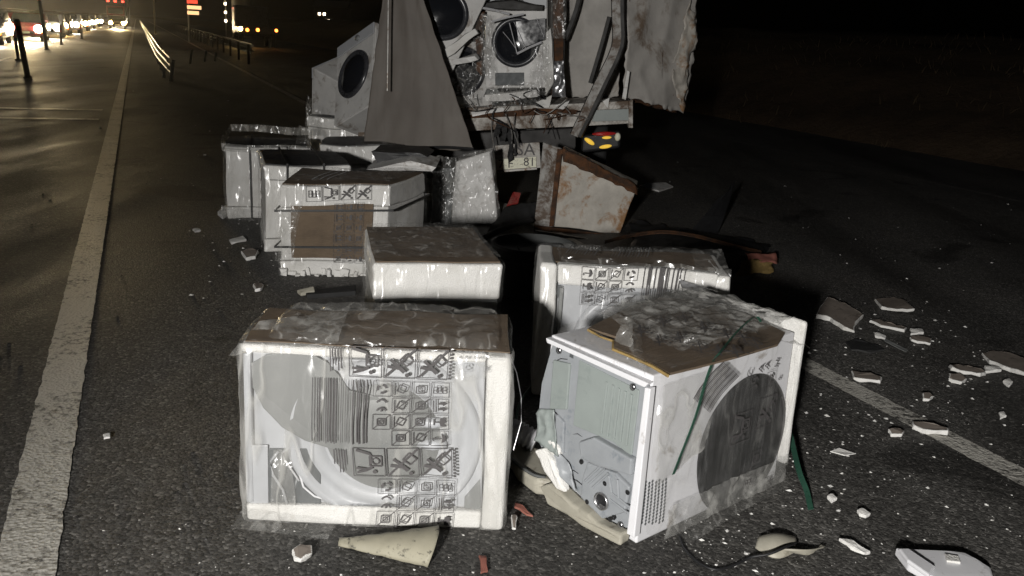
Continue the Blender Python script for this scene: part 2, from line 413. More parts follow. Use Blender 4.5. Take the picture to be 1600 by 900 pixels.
# ------------------------------------------------------------------ mesh building
class MB:
    def __init__(self):
        self.v = []; self.f = []; self.mi = []
    def add(self, vs, fs, mi=0):
        o = len(self.v); self.v += [Vector(p) for p in vs]
        for f in fs:
            self.f.append([i + o for i in f]); self.mi.append(mi)
        return self
    def box(self, x0, x1, y0, y1, z0, z1, mi=0, M=None):
        vs = [Vector((x, y, z)) for z in (z0, z1) for y in (y0, y1) for x in (x0, x1)]
        if M is not None: vs = [M @ p for p in vs]
        return self.add(vs, [(0, 2, 3, 1), (4, 5, 7, 6), (0, 1, 5, 4), (2, 6, 7, 3), (0, 4, 6, 2), (1, 3, 7, 5)], mi)
    def prism(self, pts, d, mi=0):
        """pts: 3D outline, d: extrusion vector"""
        n = len(pts); pts = [Vector(p) for p in pts]; d = Vector(d)
        vs = pts + [p + d for p in pts]
        fs = [list(range(n)), list(range(2 * n - 1, n - 1, -1))] + [(i, i + n, (i + 1) % n + n, (i + 1) % n) for i in range(n)]
        return self.add(vs, fs, mi)
    def tube(self, path, r, n=8, mi=0, cap=True, flat=1.0):
        path = [Vector(p) for p in path]; N = len(path)
        rs = r if hasattr(r, '__len__') else [r] * N
        up = Vector((0, 0, 1)); vs = []
        for i, p in enumerate(path):
            t = (path[min(i + 1, N - 1)] - path[max(i - 1, 0)]).normalized()
            a = t.cross(up)
            if a.length < 1e-3: a = t.cross(Vector((0, 1, 0)))
            a.normalize(); b = a.cross(t).normalized()
            for k in range(n):
                w = 2 * math.pi * k / n
                vs.append(p + a * (math.cos(w) * rs[i]) + b * (math.sin(w) * rs[i] * flat))
        fs = [(i * n + k, i * n + (k + 1) % n, (i + 1) * n + (k + 1) % n, (i + 1) * n + k) for i in range(N - 1) for k in range(n)]
        if cap: fs += [list(range(n))[::-1], [(N - 1) * n + k for k in range(n)]]
        return self.add(vs, fs, mi)
    def lathe(self, prof, n=40, M=None, mi=0, a0=0.0, a1=2 * math.pi):
        """prof: (r, h) pairs, turned about local z"""
        full = abs(a1 - a0 - 2 * math.pi) < 1e-6; cols = n if full else n + 1
        vs = []
        for r, h in prof:
            for k in range(cols):
                w = a0 + (a1 - a0) * k / n
                p = Vector((math.cos(w) * r, math.sin(w) * r, h)); vs.append(M @ p if M is not None else p)
        fs = []
        for i in range(len(prof) - 1):
            for k in range(n):
                k2 = (k + 1) % cols
                fs.append((i * cols + k, i * cols + k2, (i + 1) * cols + k2, (i + 1) * cols + k))
        return self.add(vs, fs, mi)
    def grid(self, fn, nu, nv, mi=0):
        vs = [fn(i / nu, j / nv) for j in range(nv + 1) for i in range(nu + 1)]
        fs = [(j * (nu + 1) + i, j * (nu + 1) + i + 1, (j + 1) * (nu + 1) + i + 1, (j + 1) * (nu + 1) + i) for j in range(nv) for i in range(nu)]
        return self.add(vs, fs, mi)
    def build(self, name, mats, parent=None, bevel=0.0, seg=2, smooth=False, cuts=0, jitter=0.0, jscale=6.0, solid=0.0, seed=0.0):
        me = bpy.data.meshes.new(name)
        me.from_pydata([tuple(p) for p in self.v], [], self.f)
        ml = mats if isinstance(mats, (list, tuple)) else [mats]
        for m in ml: me.materials.append(MATS[m] if isinstance(m, str) else m)
        for p, i in zip(me.polygons, self.mi): p.material_index = i
        bm = bmesh.new(); bm.from_mesh(me)
        bmesh.ops.recalc_face_normals(bm, faces=bm.faces)
        if bevel:
            ed = [e for e in bm.edges if len(e.link_faces) == 2 and e.calc_face_angle(0) > 0.5]
            bmesh.ops.bevel(bm, geom=ed, offset=bevel, segments=seg, profile=0.5, affect='EDGES', clamp_overlap=True)
        if cuts:
            bmesh.ops.subdivide_edges(bm, edges=bm.edges[:], cuts=cuts, use_grid_fill=True)
        if jitter:
            for w in bm.verts:
                w.co += noise.noise_vector(w.co * jscale + Vector((seed, seed * 1.7, 3.1))) * jitter
        if solid:
            bmesh.ops.solidify(bm, geom=bm.faces[:], thickness=solid)
            bmesh.ops.recalc_face_normals(bm, faces=bm.faces)
        bm.to_mesh(me); bm.free()
        if smooth:
            for p in me.polygons: p.use_smooth = True
        o = bpy.data.objects.new(name, me); COL.objects.link(o)
        if parent is not None: o.parent = parent
        return o

LABELS = set()
def tag(o, label, cat, group=None):
    assert label not in LABELS or group, label
    LABELS.add(label)
    o['label'] = label; o['category'] = cat
    if group: o['group'] = group
    return o
def thing(name, label, cat, loc=(0, 0, 0), rotz=0.0, group=None, rot=None):
    o = bpy.data.objects.new(name, None); COL.objects.link(o)
    o.empty_display_size = 0.1
    o.location = loc
    o.rotation_euler = rot if rot is not None else (0, 0, rotz)
    return tag(o, label, cat, group)
def structure(o):
    o['kind'] = 'structure'; return o
def copy_tree(o, parent=None):
    c = o.copy(); COL.objects.link(c); c.parent = parent
    for ch in list(o.children): copy_tree(ch, c)
    return c
def text_mesh(s, size, M, extr=0.0):
    cu = bpy.data.curves.new('lettering', 'FONT'); cu.body = s; cu.size = size; cu.extrude = extr
    cu.align_x = 'CENTER'; cu.align_y = 'CENTER'; cu.resolution_u = 3
    ob = bpy.data.objects.new('lettering', cu); COL.objects.link(ob)
    dg = bpy.context.evaluated_depsgraph_get(); dg.update()
    me = bpy.data.meshes.new_from_object(ob.evaluated_get(dg))
    vs = [M @ v.co for v in me.vertices]; fs = [list(p.vertices) for p in me.polygons]
    bpy.data.objects.remove(ob); bpy.data.curves.remove(cu); bpy.data.meshes.remove(me)
    return vs, fs

def ridged(p):
    return 1.0 - 2.0 * abs(noise.noise(p))
def film_shell(name, parent, x0, x1, y0, y1, z0, z1, r=0.03, amp=0.004, mats=('film', 'film_top'), cuts=22, seed=0.0, sag=0.0, bottom=False, fs=9.0, keep=None):
    """shrink film stretched round a box; the faces that look up take the second film"""
    bm = bmesh.new()
    bmesh.ops.create_cube(bm, size=2.0)
    bmesh.ops.subdivide_edges(bm, edges=bm.edges[:], cuts=cuts, use_grid_fill=True)
    c = Vector(((x0 + x1) / 2, (y0 + y1) / 2, (z0 + z1) / 2)); hx, hy, hz = (x1 - x0) / 2, (y1 - y0) / 2, (z1 - z0) / 2
    for v in bm.verts:
        q = Vector((v.co.x * hx, v.co.y * hy, v.co.z * hz))
        i = Vector((max(-hx + r, min(hx - r, q.x)), max(-hy + r, min(hy - r, q.y)), max(-hz + r, min(hz - r, q.z))))
        d = q - i
        nrm = d.normalized() if d.length > 1e-6 else Vector((0, 0, 1))
        p = i + nrm * min(d.length, r) if d.length > 1e-6 else q
        p = p + nrm * (amp * ridged((p + c) * fs + Vector((seed, 0, seed))) + amp * 0.5 * noise.noise((p + c) * fs * 3))
        if nrm.z > 0.6 and sag: p.z -= sag * (0.5 + 0.5 * noise.noise(p * 4 + Vector((seed, 1, 1))))
        v.co = p + c
    if not bottom:
        bmesh.ops.delete(bm, geom=[f for f in bm.faces if f.calc_center_median().z < z0 + 0.012], context='FACES')
    if keep == 'top':
        bm.normal_update()
        bmesh.ops.delete(bm, geom=[f for f in bm.faces if f.normal.z < 0.15 and f.normal.y > -0.25], context='FACES')
    me = bpy.data.meshes.new(name)
    for f in bm.faces:
        f.smooth = True
    bm.normal_update()
    for f in bm.faces: f.material_index = 1 if f.normal.z > 0.7 else 0
    bm.to_mesh(me); bm.free()
    for m in mats: me.materials.append(MATS[m])
    o = bpy.data.objects.new(name, me); COL.objects.link(o); o.parent = parent
    return o
def crumpled(name, parent, corners, nu, nv, amp, matn, scale=9.0, seed=0.0, bulge=(0, 0, 0), solid=0.0, edge=0.0):
    """a crumpled sheet between four corner points (a b along the bottom, d c along the top)"""
    a, b, c, d = [Vector(p) for p in corners]
    nrm = (b - a).cross(d - a).normalized(); bl = Vector(bulge)
    mb = MB()
    def fn(u, v):
        p = a * (1 - u) * (1 - v) + b * u * (1 - v) + c * u * v + d * (1 - u) * v
        s = Vector((seed, seed * 2.1, -seed))
        w = ridged(p * scale + s) * 0.7 + ridged(p * scale * 2.3 + s) * 0.4
        p = p + nrm * (amp * w) + bl * (4 * u * (1 - u) * 4 * v * (1 - v))
        if edge:
            e = noise.noise_vector(p * 14 + s) * edge
            if u in (0.0, 1.0) or v in (0.0, 1.0): p = p + e
        return p
    mb.grid(fn, nu, nv)
    return mb.build(name, matn, parent, smooth=True, solid=solid)

def dent(root, amp, scale, seed=0.0):
    """knock a whole thing out of true: one soft noise field moves all its parts together; its foot stays on the ground"""
    todo = list(root.children)
    while todo:
        o = todo.pop(); todo += list(o.children)
        if o.type != 'MESH': continue
        for v in o.data.vertices:
            d = noise.noise_vector(v.co * scale + Vector((seed, seed * 0.7, -seed))) * amp
            d.z *= min(1.0, max(0.0, v.co.z / 0.15))
            v.co += d
        o.data.update()

# ------------------------------------------------------------------ handling symbols, drawn as flat ink
class Ink:
    """collects 2D strokes in a unit square (u to the right, v up)"""
    def __init__(self): self.q = []
    def line(self, a, b, w=0.06):
        a, b = Vector(a), Vector(b); d = (b - a)
        if d.length < 1e-6: return self
        n = Vector((-d.y, d.x)).normalized() * (w / 2)
        self.q.append([a - n, b - n, b + n, a + n]); return self
    def poly(self, pts): self.q.append([Vector(p) for p in pts]); return self
    def rect(self, x0, y0, x1, y1, w=0.04):
        for a, b in (((x0, y0), (x1, y0)), ((x1, y0), (x1, y1)), ((x1, y1), (x0, y1)), ((x0, y1), (x0, y0))): self.line(a, b, w)
        return self
    def arc(self, c, r, a0, a1, w=0.06, n=10):
        for k in range(n):
            p = [R(a0 + (a1 - a0) * (k + j) / n) for j in (0, 1)]
            self.line((c[0] + r * math.cos(p[0]), c[1] + r * math.sin(p[0])), (c[0] + r * math.cos(p[1]), c[1] + r * math.sin(p[1])), w)
        return self
    def disc(self, c, r, n=9):
        return self.poly([(c[0] + r * math.cos(2 * math.pi * k / n), c[1] + r * math.sin(2 * math.pi * k / n)) for k in range(n)])
    def put(self, other, x, y, s, sy=None):
        sy = s if sy is None else sy
        for q in other.q: self.q.append([Vector((x + p.x * s, y + p.y * sy)) for p in q])
        return self
def sym_carry():
    i = Ink().rect(0.02, 0.02, 0.98, 0.98, 0.025)
    i.line((0.12, 0.92), (0.55, 0.80), 0.09).line((0.55, 0.80), (0.55, 0.45), 0.07)
    i.rect(0.52, 0.38, 0.88, 0.72, 0.05).arc((0.70, 0.55), 0.11, 0, 360, 0.04)
    return i.line((0.10, 0.30), (0.45, 0.26), 0.08).line((0.12, 0.14), (0.45, 0.24), 0.08).line((0.45, 0.26), (0.60, 0.34), 0.10).disc((0.66, 0.18), 0.07)
def sym_nopush(flip=0):
    i = Ink().rect(0.02, 0.02, 0.98, 0.98, 0.025).line((0.06, 0.06), (0.96, 0.96), 0.065)
    i.line((0.12, 0.40), (0.50, 0.34), 0.10).line((0.22, 0.62), (0.50, 0.38), 0.10).line((0.50, 0.36), (0.66, 0.22), 0.13).disc((0.74, 0.13), 0.07)
    b = [(0.50, 0.60), (0.72, 0.42), (0.92, 0.62), (0.70, 0.82)]
    for k in range(4): i.line(b[k], b[(k + 1) % 4], 0.05)
    return i
def sym_recycle():
    i = Ink().rect(0.02, 0.02, 0.98, 0.98, 0.03)
    for a in (0, 120, 240): i.arc((0.5, 0.5), 0.25, a + 10, a + 85, 0.15, 5)
    return i
def sym_box(cross=True, tilt=False):
    i = Ink().rect(0.02, 0.02, 0.98, 0.98, 0.03)
    if tilt:
        b = [(0.25, 0.40), (0.62, 0.25), (0.80, 0.65), (0.42, 0.80)]
        for k in range(4): i.line(b[k], b[(k + 1) % 4], 0.06)
        i.line((0.15, 0.12), (0.15, 0.88), 0.05)
    else:
        i.rect(0.28, 0.28, 0.74, 0.72, 0.06).rect(0.40, 0.38, 0.62, 0.62, 0.05)
    if cross: i.line((0.05, 0.05), (0.95, 0.95), 0.05)
    return i
def sym_up():
    i = Ink().rect(0.02, 0.02, 0.98, 0.98, 0.03).line((0.20, 0.1), (0.20, 0.9), 0.06).line((0.32, 0.1), (0.32, 0.9), 0.06)
    for v in (0.32, 0.68): i.line((0.42, v), (0.72, v), 0.13).poly([(0.68, v - 0.16), (0.92, v), (0.68, v + 0.16)])
    return i
def sym_fragile():
    i = Ink().rect(0.02, 0.02, 0.98, 0.98, 0.03).line((0.22, 0.3), (0.22, 0.7), 0.08).line((0.22, 0.5), (0.55, 0.5), 0.07)
    return i.poly([(0.55 + 0.0, 0.5 + 0.26), (0.50, 0.5), (0.55, 0.24), (0.68, 0.20), (0.88, 0.24), (0.74, 0.42), (0.88, 0.52), (0.80, 0.66), (0.88, 0.76), (0.68, 0.80)])
def sym_umbrella():
    return Ink().rect(0.02, 0.02, 0.98, 0.98, 0.03).line((0.18, 0.5), (0.62, 0.5), 0.07).arc((0.22, 0.42), 0.08, 90, 270, 0.06, 5).poly([(0.58, 0.18), (0.74, 0.26), (0.84, 0.5), (0.74, 0.74), (0.58, 0.82), (0.64, 0.5)])
def sym_ce():
    i = Ink()
    i.arc((0.5, 0.62), 0.26, 15, 165, 0.11, 8)
    i.arc((0.5, 0.10), 0.26, 15, 165, 0.11, 8).line((0.5, 0.12), (0.5, 0.34), 0.10)
    return i
def sym_stack():
    i = Ink().rect(0.02, 0.02, 0.98, 0.98, 0.03)
    for a in (0.18, 0.42, 0.66): i.rect(a, 0.30, a + 0.20, 0.70, 0.04)
    return i.line((0.18, 0.5), (0.86, 0.5), 0.04)
def print_block(seed=0):
    """big symbols over a grid of small ones with ruled lines beside them; about 1.6 wide, 1.0 high"""
    i = Ink(); rnd = random.Random(seed)
    i.put(sym_carry(), 0.42, 0.69, 0.38, 0.31).put(sym_nopush(), 0.81, 0.69, 0.38, 0.31).put(sym_nopush(1), 1.20, 0.69, 0.36, 0.31)
    for k in range(9): i.line((1.585, 0.70 + k * 0.034), (1.585, 0.72 + k * 0.034), 0.035)
    for k in range(5): i.line((0.22 + 0.03 * k, 0.72 + rnd.random() * 0.1), (0.22 + 0.03 * k, 0.97), 0.014)
    cells = [[sym_recycle(), sym_box(False, True), sym_box(False), sym_stack()],
             [sym_ce(), sym_box(True, True), sym_box(True), sym_up()],
             [sym_box(True), sym_box(True, True), sym_box(True), sym_fragile()],
             [None, sym_box(True), sym_box(True, True), sym_umbrella()]]
    for r, row in enumerate(cells):
        for c, s in enumerate(row):
            if s is not None: i.put(s, 0.70 + c * 0.225, 0.50 - r * 0.175, 0.215, 0.165)
    k = 0.02
    while k < 0.66:
        w = rnd.choice((0.006, 0.009, 0.016))
        i.line((k, -0.02 + rnd.random() * 0.03), (k, 0.66), w); k += rnd.choice((0.024, 0.034, 0.05))
    return i
def ink_part(name, parent, jobs, fn, matn='black_ink', split=0.03):
    """jobs: (Ink, u0, v0, scale u, scale v); fn maps (u, v) to a 3D point on the film"""
    for ink, u0, v0, su, sv in jobs:
        mb = MB()
        for q in ink.q:
            pts = [(u0 + p.x * su, v0 + p.y * sv) for p in q]
            if len(pts) == 4:
                L = max(math.hypot(pts[1][0] - pts[0][0], pts[1][1] - pts[0][1]), 1e-5)
                n = max(1, min(10, int(L / split)))
                for k in range(n):
                    f0, f1 = k / n, (k + 1) / n
                    lp = lambda a, b, t: (a[0] + (b[0] - a[0]) * t, a[1] + (b[1] - a[1]) * t)
                    mb.add([fn(*lp(pts[0], pts[1], f0)), fn(*lp(pts[0], pts[1], f1)), fn(*lp(pts[3], pts[2], f1)), fn(*lp(pts[3], pts[2], f0))], [(0, 1, 2, 3)])
            else:
                mb.add([fn(*p) for p in pts], [tuple(range(len(pts)))])
        o = mb.build(name, matn, parent); o['kind'] = 'stuff'

# ------------------------------------------------------------------ the setting
def solo(mb, name, matn, label, cat, group=None, **kw):
    """a thing of one mesh given in world coordinates; its origin goes to its base"""
    xs = [p.x for p in mb.v]; ys = [p.y for p in mb.v]; zs = [p.z for p in mb.v]
    o0 = Vector(((min(xs) + max(xs)) / 2, (min(ys) + max(ys)) / 2, min(zs)))
    mb.v = [p - o0 for p in mb.v]
    o = mb.build(name, matn, None, **kw); o.location = o0
    if label: tag(o, label, cat, group)
    return o
def world_part(o, root):
    o.location = -root.location
    return o

# ground sheet to the horizon, the carriageways on it
g = MB(); g.box(-1500, 1500, -300, 2500, -1.0, -0.06); structure(g.build('ground', 'soil'))
def strip(s0, s1, n0, n1, z, ns=1):
    m = MB()
    for k in range(ns):
        a, b = s0 + (s1 - s0) * k / ns, s0 + (s1 - s0) * (k + 1) / ns
        m.add([RP(a, n0, z), RP(a, n1, z), RP(b, n1, z), RP(b, n0, z)], [(0, 1, 2, 3)])
    return m
def painted(s0, s1, n0, n1, ns, amp=0.007):
    m = MB(); vs = []
    for k in range(ns + 1):
        s = s0 + (s1 - s0) * (k / ns) ** 2
        for j, n in enumerate((n0, n1)):
            e = amp * (noise.noise(Vector((s * 9, j * 7, 1))) + 0.7 * noise.noise(Vector((s * 31, j * 3, 5))))
            vs.append(RP(s, n + e, 0.004))
    m.add(vs, [(2 * k, 2 * k + 1, 2 * k + 3, 2 * k + 2) for k in range(ns)])
    return m
rd = MB()
rd.prism([RP(-40, -16, 0.0), RP(-40, 12.6, 0.0), RP(600, 12.6, 0.0), RP(600, -16, 0.0)], (0, 0, -0.05))
structure(rd.build('road', 'asphalt'))
structure(painted(0, 420, -0.475, -0.305, 2600).build('edge_line_left', 'paint'))
structure(painted(0, 300, 3.10, 3.24, 2200).build('edge_line_right', 'paint'))
structure(strip(-6, 300, 9.65, 9.77, 0.004).build('outer_line_right', 'faded_paint'))
for s in (16.9, 15.35):
    structure(strip(s - 0.09, s + 0.09, -9.0, -0.62, 0.004).build('cross_line', 'paint'))
dash = strip(0, 4, -0.06, 0.06, 0.0)
for k in range(10):
    s = 30 + k * 12
    structure(strip(s, s + 5, -4.05, -3.92, 0.004).build('lane_dash', 'paint'))
# bank of dry earth beside the far edge of the road
def bank_h(u, s):
    t = max(0.0, u)
    return -0.05 + 2.6 * (1 - math.exp(-t / 5.0)) + 0.25 * noise.noise(Vector((t * 0.5, s * 0.12, 0))) * min(1, t) + 0.08 * noise.noise(Vector((t * 2.1, s * 0.9, 4)))
bk = MB()
bk.grid(lambda u, v: RP(-30 + v * 260, 12.5 + 26 * u ** 1.4, bank_h(26 * u ** 1.4, -30 + v * 260)), 30, 220)
structure(bk.build('bank', 'soil', smooth=True))
rnd = random.Random(4)
gt = MB()
for k in range(3600):
    s = 2 + rnd.random() ** 1.5 * 60; n = 12.4 + rnd.random() ** 1.3 * 9
    if noise.noise(Vector((s * 0.35, n * 0.5, 9))) < -0.05: continue
    b = RP(s, n, bank_h(n - 12.5, s) - 0.02)
    a = rnd.random() * 6.28; h = 0.06 + rnd.random() * 0.2; w = Vector((math.cos(a), math.sin(a), 0)) * 0.012
    tip = b + Vector((rnd.uniform(-.15, .15), rnd.uniform(-.15, .15), h)); mid = b * 0.5 + tip * 0.5 + Vector((0, 0, h * 0.12))
    gt.add([b - w, b + w, mid + w * 0.7, tip, mid - w * 0.7], [(0, 1, 2, 3, 4)])
gr = gt.build('grass', 'grass_dry'); gr['kind'] = 'stuff'; gr['label'] = 'dry grass on the dark bank beside the road'; gr['category'] = 'grass'

# ------------------------------------------------------------------ washing machine packed in foam and film, front left
FL = Frame(-0.83, 2.61, 3.05)
t = thing('packed_washing_machine', 'film-wrapped washing machine lying on its side with grey oval shape, front of the pile', 'washing machine', FL.o, FL.yaw)
MB().box(0.768, 0.842, -0.004, 0.36, 0.0, 0.612).build('foam_cap', 'foam', t, bevel=0.014, seg=3, cuts=2, jitter=0.004, jscale=9)
MB().box(0.004, 0.766, 0.0, 0.05, 0.592, 0.622).build('foam_rail', 'foam', t, bevel=0.012, seg=3, cuts=2, jitter=0.004, jscale=9, seed=2)
MB().box(0.008, 0.766, 0.002, 0.05, 0.0, 0.062).build('foam_rail', 'foam', t, bevel=0.010, seg=3, cuts=2, jitter=0.004, jscale=9, seed=5)
MB().box(0.008, 0.032, 0.006, 0.05, 0.064, 0.590).build('foam_rail', 'panel_pale', t, bevel=0.008)
MB().box(0.012, 0.764, 0.054, 0.35, 0.05, 0.595).build('cabinet', 'enamel', t, bevel=0.01)
MB().box(0.035, 0.765, 0.024, 0.052, 0.064, 0.590).build('front_panel', 'panel_pale', t, bevel=0.006)
cx, cz = FL.front(600, 682, 0.02); rr = FL.front(752, 682, 0.02)[0] - cx
Mring = Matrix.Translation((cx, 0.024, cz)) @ Matrix.Rotation(R(90), 4, 'X')
zc = min(rr, 0.250)
ring = MB().lathe([(rr, 0.0), (rr * 0.985, 0.012), (rr * 0.95, 0.020), (rr * 0.90, 0.018), (rr * 0.86, 0.004), (rr * 0.80, 0.004), (rr * 0.76, 0.014), (rr * 0.70, 0.018), (rr * 0.64, 0.010), (rr * 0.60, 0.001)], 72, Mring)
for p in ring.v:                       # the ring is cut off by the foam rails above and below
    p.z = max(0.068, min(0.586, p.z)); p.x = max(0.04, min(0.763, p.x))
dr = ring.build('door_ring', 'panel_pale', t, smooth=True)
MB().lathe([(rr * 0.60, 0.002), (rr * 0.5, 0.020), (rr * 0.3, 0.032), (0.001, 0.036)], 56, Mring).build('door_glass', 'panel_grey', dr, smooth=True)
hk = MB()
for q in ((688, 655), (688, 690)):
    x, z = FL.front(q[0], q[1], 0.03); hk.tube([(x - 0.07, 0.010, z), (x - 0.02, 0.002, z), (x + 0.02, 0.006, z)], [0.016, 0.02, 0.014], 10)
hk.build('door_handle', 'panel_pale', dr, smooth=True)
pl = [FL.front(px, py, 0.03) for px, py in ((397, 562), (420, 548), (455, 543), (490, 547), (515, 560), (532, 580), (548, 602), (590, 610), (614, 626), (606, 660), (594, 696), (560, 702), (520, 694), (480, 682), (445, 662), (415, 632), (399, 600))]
MB().prism([(x, 0.001, z) for x, z in pl], (0, 0.007, 0)).build('oval_shape', 'panel_grey', t, bevel=0.004)  # flat grey outline, darker than the panel behind it
pl = [FL.front(px, py, 0.06) for px, py in ((404, 690), (505, 690), (503, 778), (490, 790), (405, 790))]
MB().prism([(x, 0.018, z) for x, z in pl], (0, 0.005, 0)).build('recess_plate', 'recess_grey', t, bevel=0.003)
pl = [FL.front(px, py, 0.04) for px, py in ((394, 688), (424, 688), (424, 786), (396, 786))]
MB().prism([(x, 0.012, z) for x, z in pl], (0, 0.005, 0)).build('side_flap', 'panel_pale', t, bevel=0.003)
pts = [FL.front(px, py, 0.04) for px, py in ((470, 745), (450, 712), (446, 700), (456, 693), (468, 700), (470, 730), (476, 755), (492, 770), (520, 778))]
MB().tube([(x, 0.012, z) for x, z in pts], 0.0035, 8).build('hose', 'enamel', t, smooth=True)
pts = [FL.front(px, py, 0.04) for px, py in ((440, 698), (428, 712), (432, 735), (446, 760), (452, 785))]
MB().tube([(x, 0.013, z) for x, z in pts], 0.0045, 8).build('hose', 'panel_pale', t, smooth=True)
def fpt(px, py, y): x, z = FL.front(px, py, y); return Vector((x, y, z))
crumpled('film_bag', t, [fpt(424, 790, 0.004), fpt(462, 790, 0.004), fpt(456, 700, 0.004), fpt(430, 700, 0.004)], 16, 26, 0.008, 'film_white', 26, 3.3)
pl = [FL.front(px, py, 0.05) for px, py in ((722, 770), (746, 742), (748, 788), (722, 786))]
MB().prism([(x, 0.019, z) for x, z in pl], (0, 0.004, 0)).build('corner_patch', 'panel_grey', t)
x, z = FL.front(742, 667, 0.0)
MB().prism([(x - 0.009, 0.019, z - 0.008), (x + 0.009, 0.019, z), (x - 0.009, 0.019, z + 0.008)], (0, 0.003, 0)).build('warning_label', 'yellow_label', t)
MB().box(0.012, 0.838, 0.012, 0.355, 0.6265, 0.6300).build('card_top', 'card', t, cuts=4, jitter=0.006, jscale=5)
film_shell('film', t, -0.008, 0.852, -0.010, 0.372, -0.002, 0.634, r=0.025, amp=0.004, cuts=30, seed=1.0, sag=0.0, mats=('film_milky', 'film_top'))
film_shell('film_fold', t, 0.08, 0.80, 0.03, 0.38, 0.50, 0.652, r=0.04, amp=0.013, mats=('film_crumple', 'film_crumple'), cuts=34, seed=7.0, fs=14, keep='top')
crumpled('film_fold', t, [(-0.03, 0.0, 0.58), (0.30, 0.0, 0.635), (0.30, 0.30, 0.650), (0.03, 0.16, 0.640)], 22, 18, 0.010, 'film_white', 16, 2.0)
crumpled('film_fold', t, [(-0.03, -0.06, 0.006), (0.28, -0.10, 0.006), (0.30, -0.01, 0.02), (0.0, -0.006, 0.05)], 22, 8, 0.006, 'film_crumple', 22, 4.0)
F0 = lambda u, v: Vector((u, -0.0195, v))
ink = print_block(1)
x0, zb = FL.front(486, 690, -0.02); x1, zt = FL.front(712, 541, -0.02)
jobs = [(ink, x0, zb + 0.005, (x1 - x0) / 1.62, (zt - zb) / 1.03)]
x0b, zb2 = FL.front(492, 826, -0.02); x1b, zt2 = FL.front(714, 702, -0.02)
low = Ink(); low.q = [q for q in print_block(2).q if min(p.y for p in q) > 0.13]
for q in low.q:
    for p in q: p.y = (p.y - 0.13) / 0.87
jobs.append((low, x0b, zb2 + 0.008, (x1b - x0b) / 1.62, (zt2 - zb2 - 0.008)))
ink_part('print', t, jobs, F0)
tx = MB()
for s, px, py in (('AL 838 1014 E', 737, 548), ('AL 838 1014 E', 737, 556)):
    x, z = FL.front(px, py, -0.02)
    tx.add(*text_mesh(s, 0.013, Matrix.Translation((x, -0.0195, z)) @ Matrix.Rotation(R(90), 4, 'X')))
i = Ink().put(sym_recycle(), 0, 0, 0.028).put(sym_box(True), 0.06, 0.0, 0.022)
x, z = FL.front(726, 577, -0.02)
for q in i.q: tx.add([(x + p.x, -0.0195, z + p.y) for p in q], [tuple(range(len(q)))])
tx.build('lettering', 'grey_ink', t)['kind'] = 'stuff'
pts = [fpt(797, 552, 0.0), fpt(808, 580, 0.03), fpt(813, 620, 0.05), fpt(812, 660, 0.04), fpt(800, 705, 0.0)]
MB().tube(pts, 0.0016, 5).build('loose_wire', 'steel', t)

dent(t, 0.014, 3.0, 5.0)

# ------------------------------------------------------------------ burst washing machine, front right
RM = Frame(0.445, 2.600, 41.6)
t = thing('damaged_washing_machine', 'overturned washing machine with torn film and bare grey-green base plate, front right', 'washing machine', RM.o, RM.yaw)
MB().prism([(0.012, 0.0, 0.0), (0.012, 0.0, 0.590), (0.012, 0.470, 0.590), (0.012, 0.475, 0.22), (0.012, 0.40, 0.08), (0.012, 0.30, 0.015)], (0.80, 0, 0)).build('cabinet', 'enamel', t, bevel=0.006)
def sd(px, py, x=0.0): y, z = RM.side(px, py, x); return (y, z)
def side_poly(pxs, x, th, name, matn, parent, **kw):
    return MB().prism([(x, *sd(px, py, x)) for px, py in pxs], (th, 0, 0)).build(name, matn, parent, **kw)
bp = side_poly([(862, 534), (1012, 602), (984, 828), (955, 815), (905, 775), (872, 742), (848, 712), (838, 680), (846, 600)], -0.006, 0.016, 'base_plate', 'plate_blue', t, bevel=0.003)
# folded steel edges of the cabinet
MB().prism([(-0.016, *sd(856, 526)), (-0.016, *sd(1019, 598)), (-0.016, *sd(1012, 604)), (-0.016, *sd(858, 534))], (0.028, 0, 0)).build('flange', 'enamel', t, bevel=0.003)
MB().prism([(-0.016, *sd(1013, 604)), (-0.016, *sd(1022, 606)), (-0.016, *sd(996, 838)), (-0.016, *sd(984, 832))], (0.028, 0, 0)).build('flange', 'enamel', t, bevel=0.003)
ip = side_poly([(902, 562), (999, 610), (986, 712), (958, 690), (894, 664)], -0.012, 0.008, 'inner_plate', 'plate_green', bp, bevel=0.003)
for px in (944, 954, 964, 974, 984):
    f = (px - 902) / 97.0
    a = (px, 562 + 48 * f + 12); b = (px - 9, 664 + 44 * f - 8)
    side_poly([a, (a[0] + 4, a[1] + 2), (b[0] + 4, b[1] + 2), b], -0.018, 0.008, 'rib', 'plate_green', bp, bevel=0.002)
side_poly([(862, 562), (888, 568), (884, 640), (858, 640)], -0.016, 0.012, 'channel', 'plate_green', bp, bevel=0.004)
side_poly([(868, 648), (880, 660), (878, 710), (862, 694)], -0.020, 0.016, 'channel', 'plate_blue', bp, bevel=0.004)
side_poly([(902, 690), (926, 682), (986, 716), (984, 742), (930, 728), (905, 716)], -0.034, 0.030, 'boss', 'plate_blue', bp, bevel=0.006)
side_poly([(915, 722), (960, 738), (982, 760), (975, 800), (940, 812), (905, 778), (908, 745)], -0.024, 0.020, 'boss', 'plate_blue', bp, bevel=0.006)
for a, b in (((912, 752), (938, 726)), ((918, 756), (944, 732)), ((924, 762), (950, 738)), ((955, 770), (982, 790)), ((952, 780), (980, 800)), ((950, 742), (955, 768)), ((964, 748), (966, 776))):
    ya, za = sd(*a, -0.026); yb, zb = sd(*b, -0.026)
    MB().tube([(-0.026, ya, za), (-0.028, yb, zb)], 0.0045, 6).build('rib', 'plate_blue', bp)
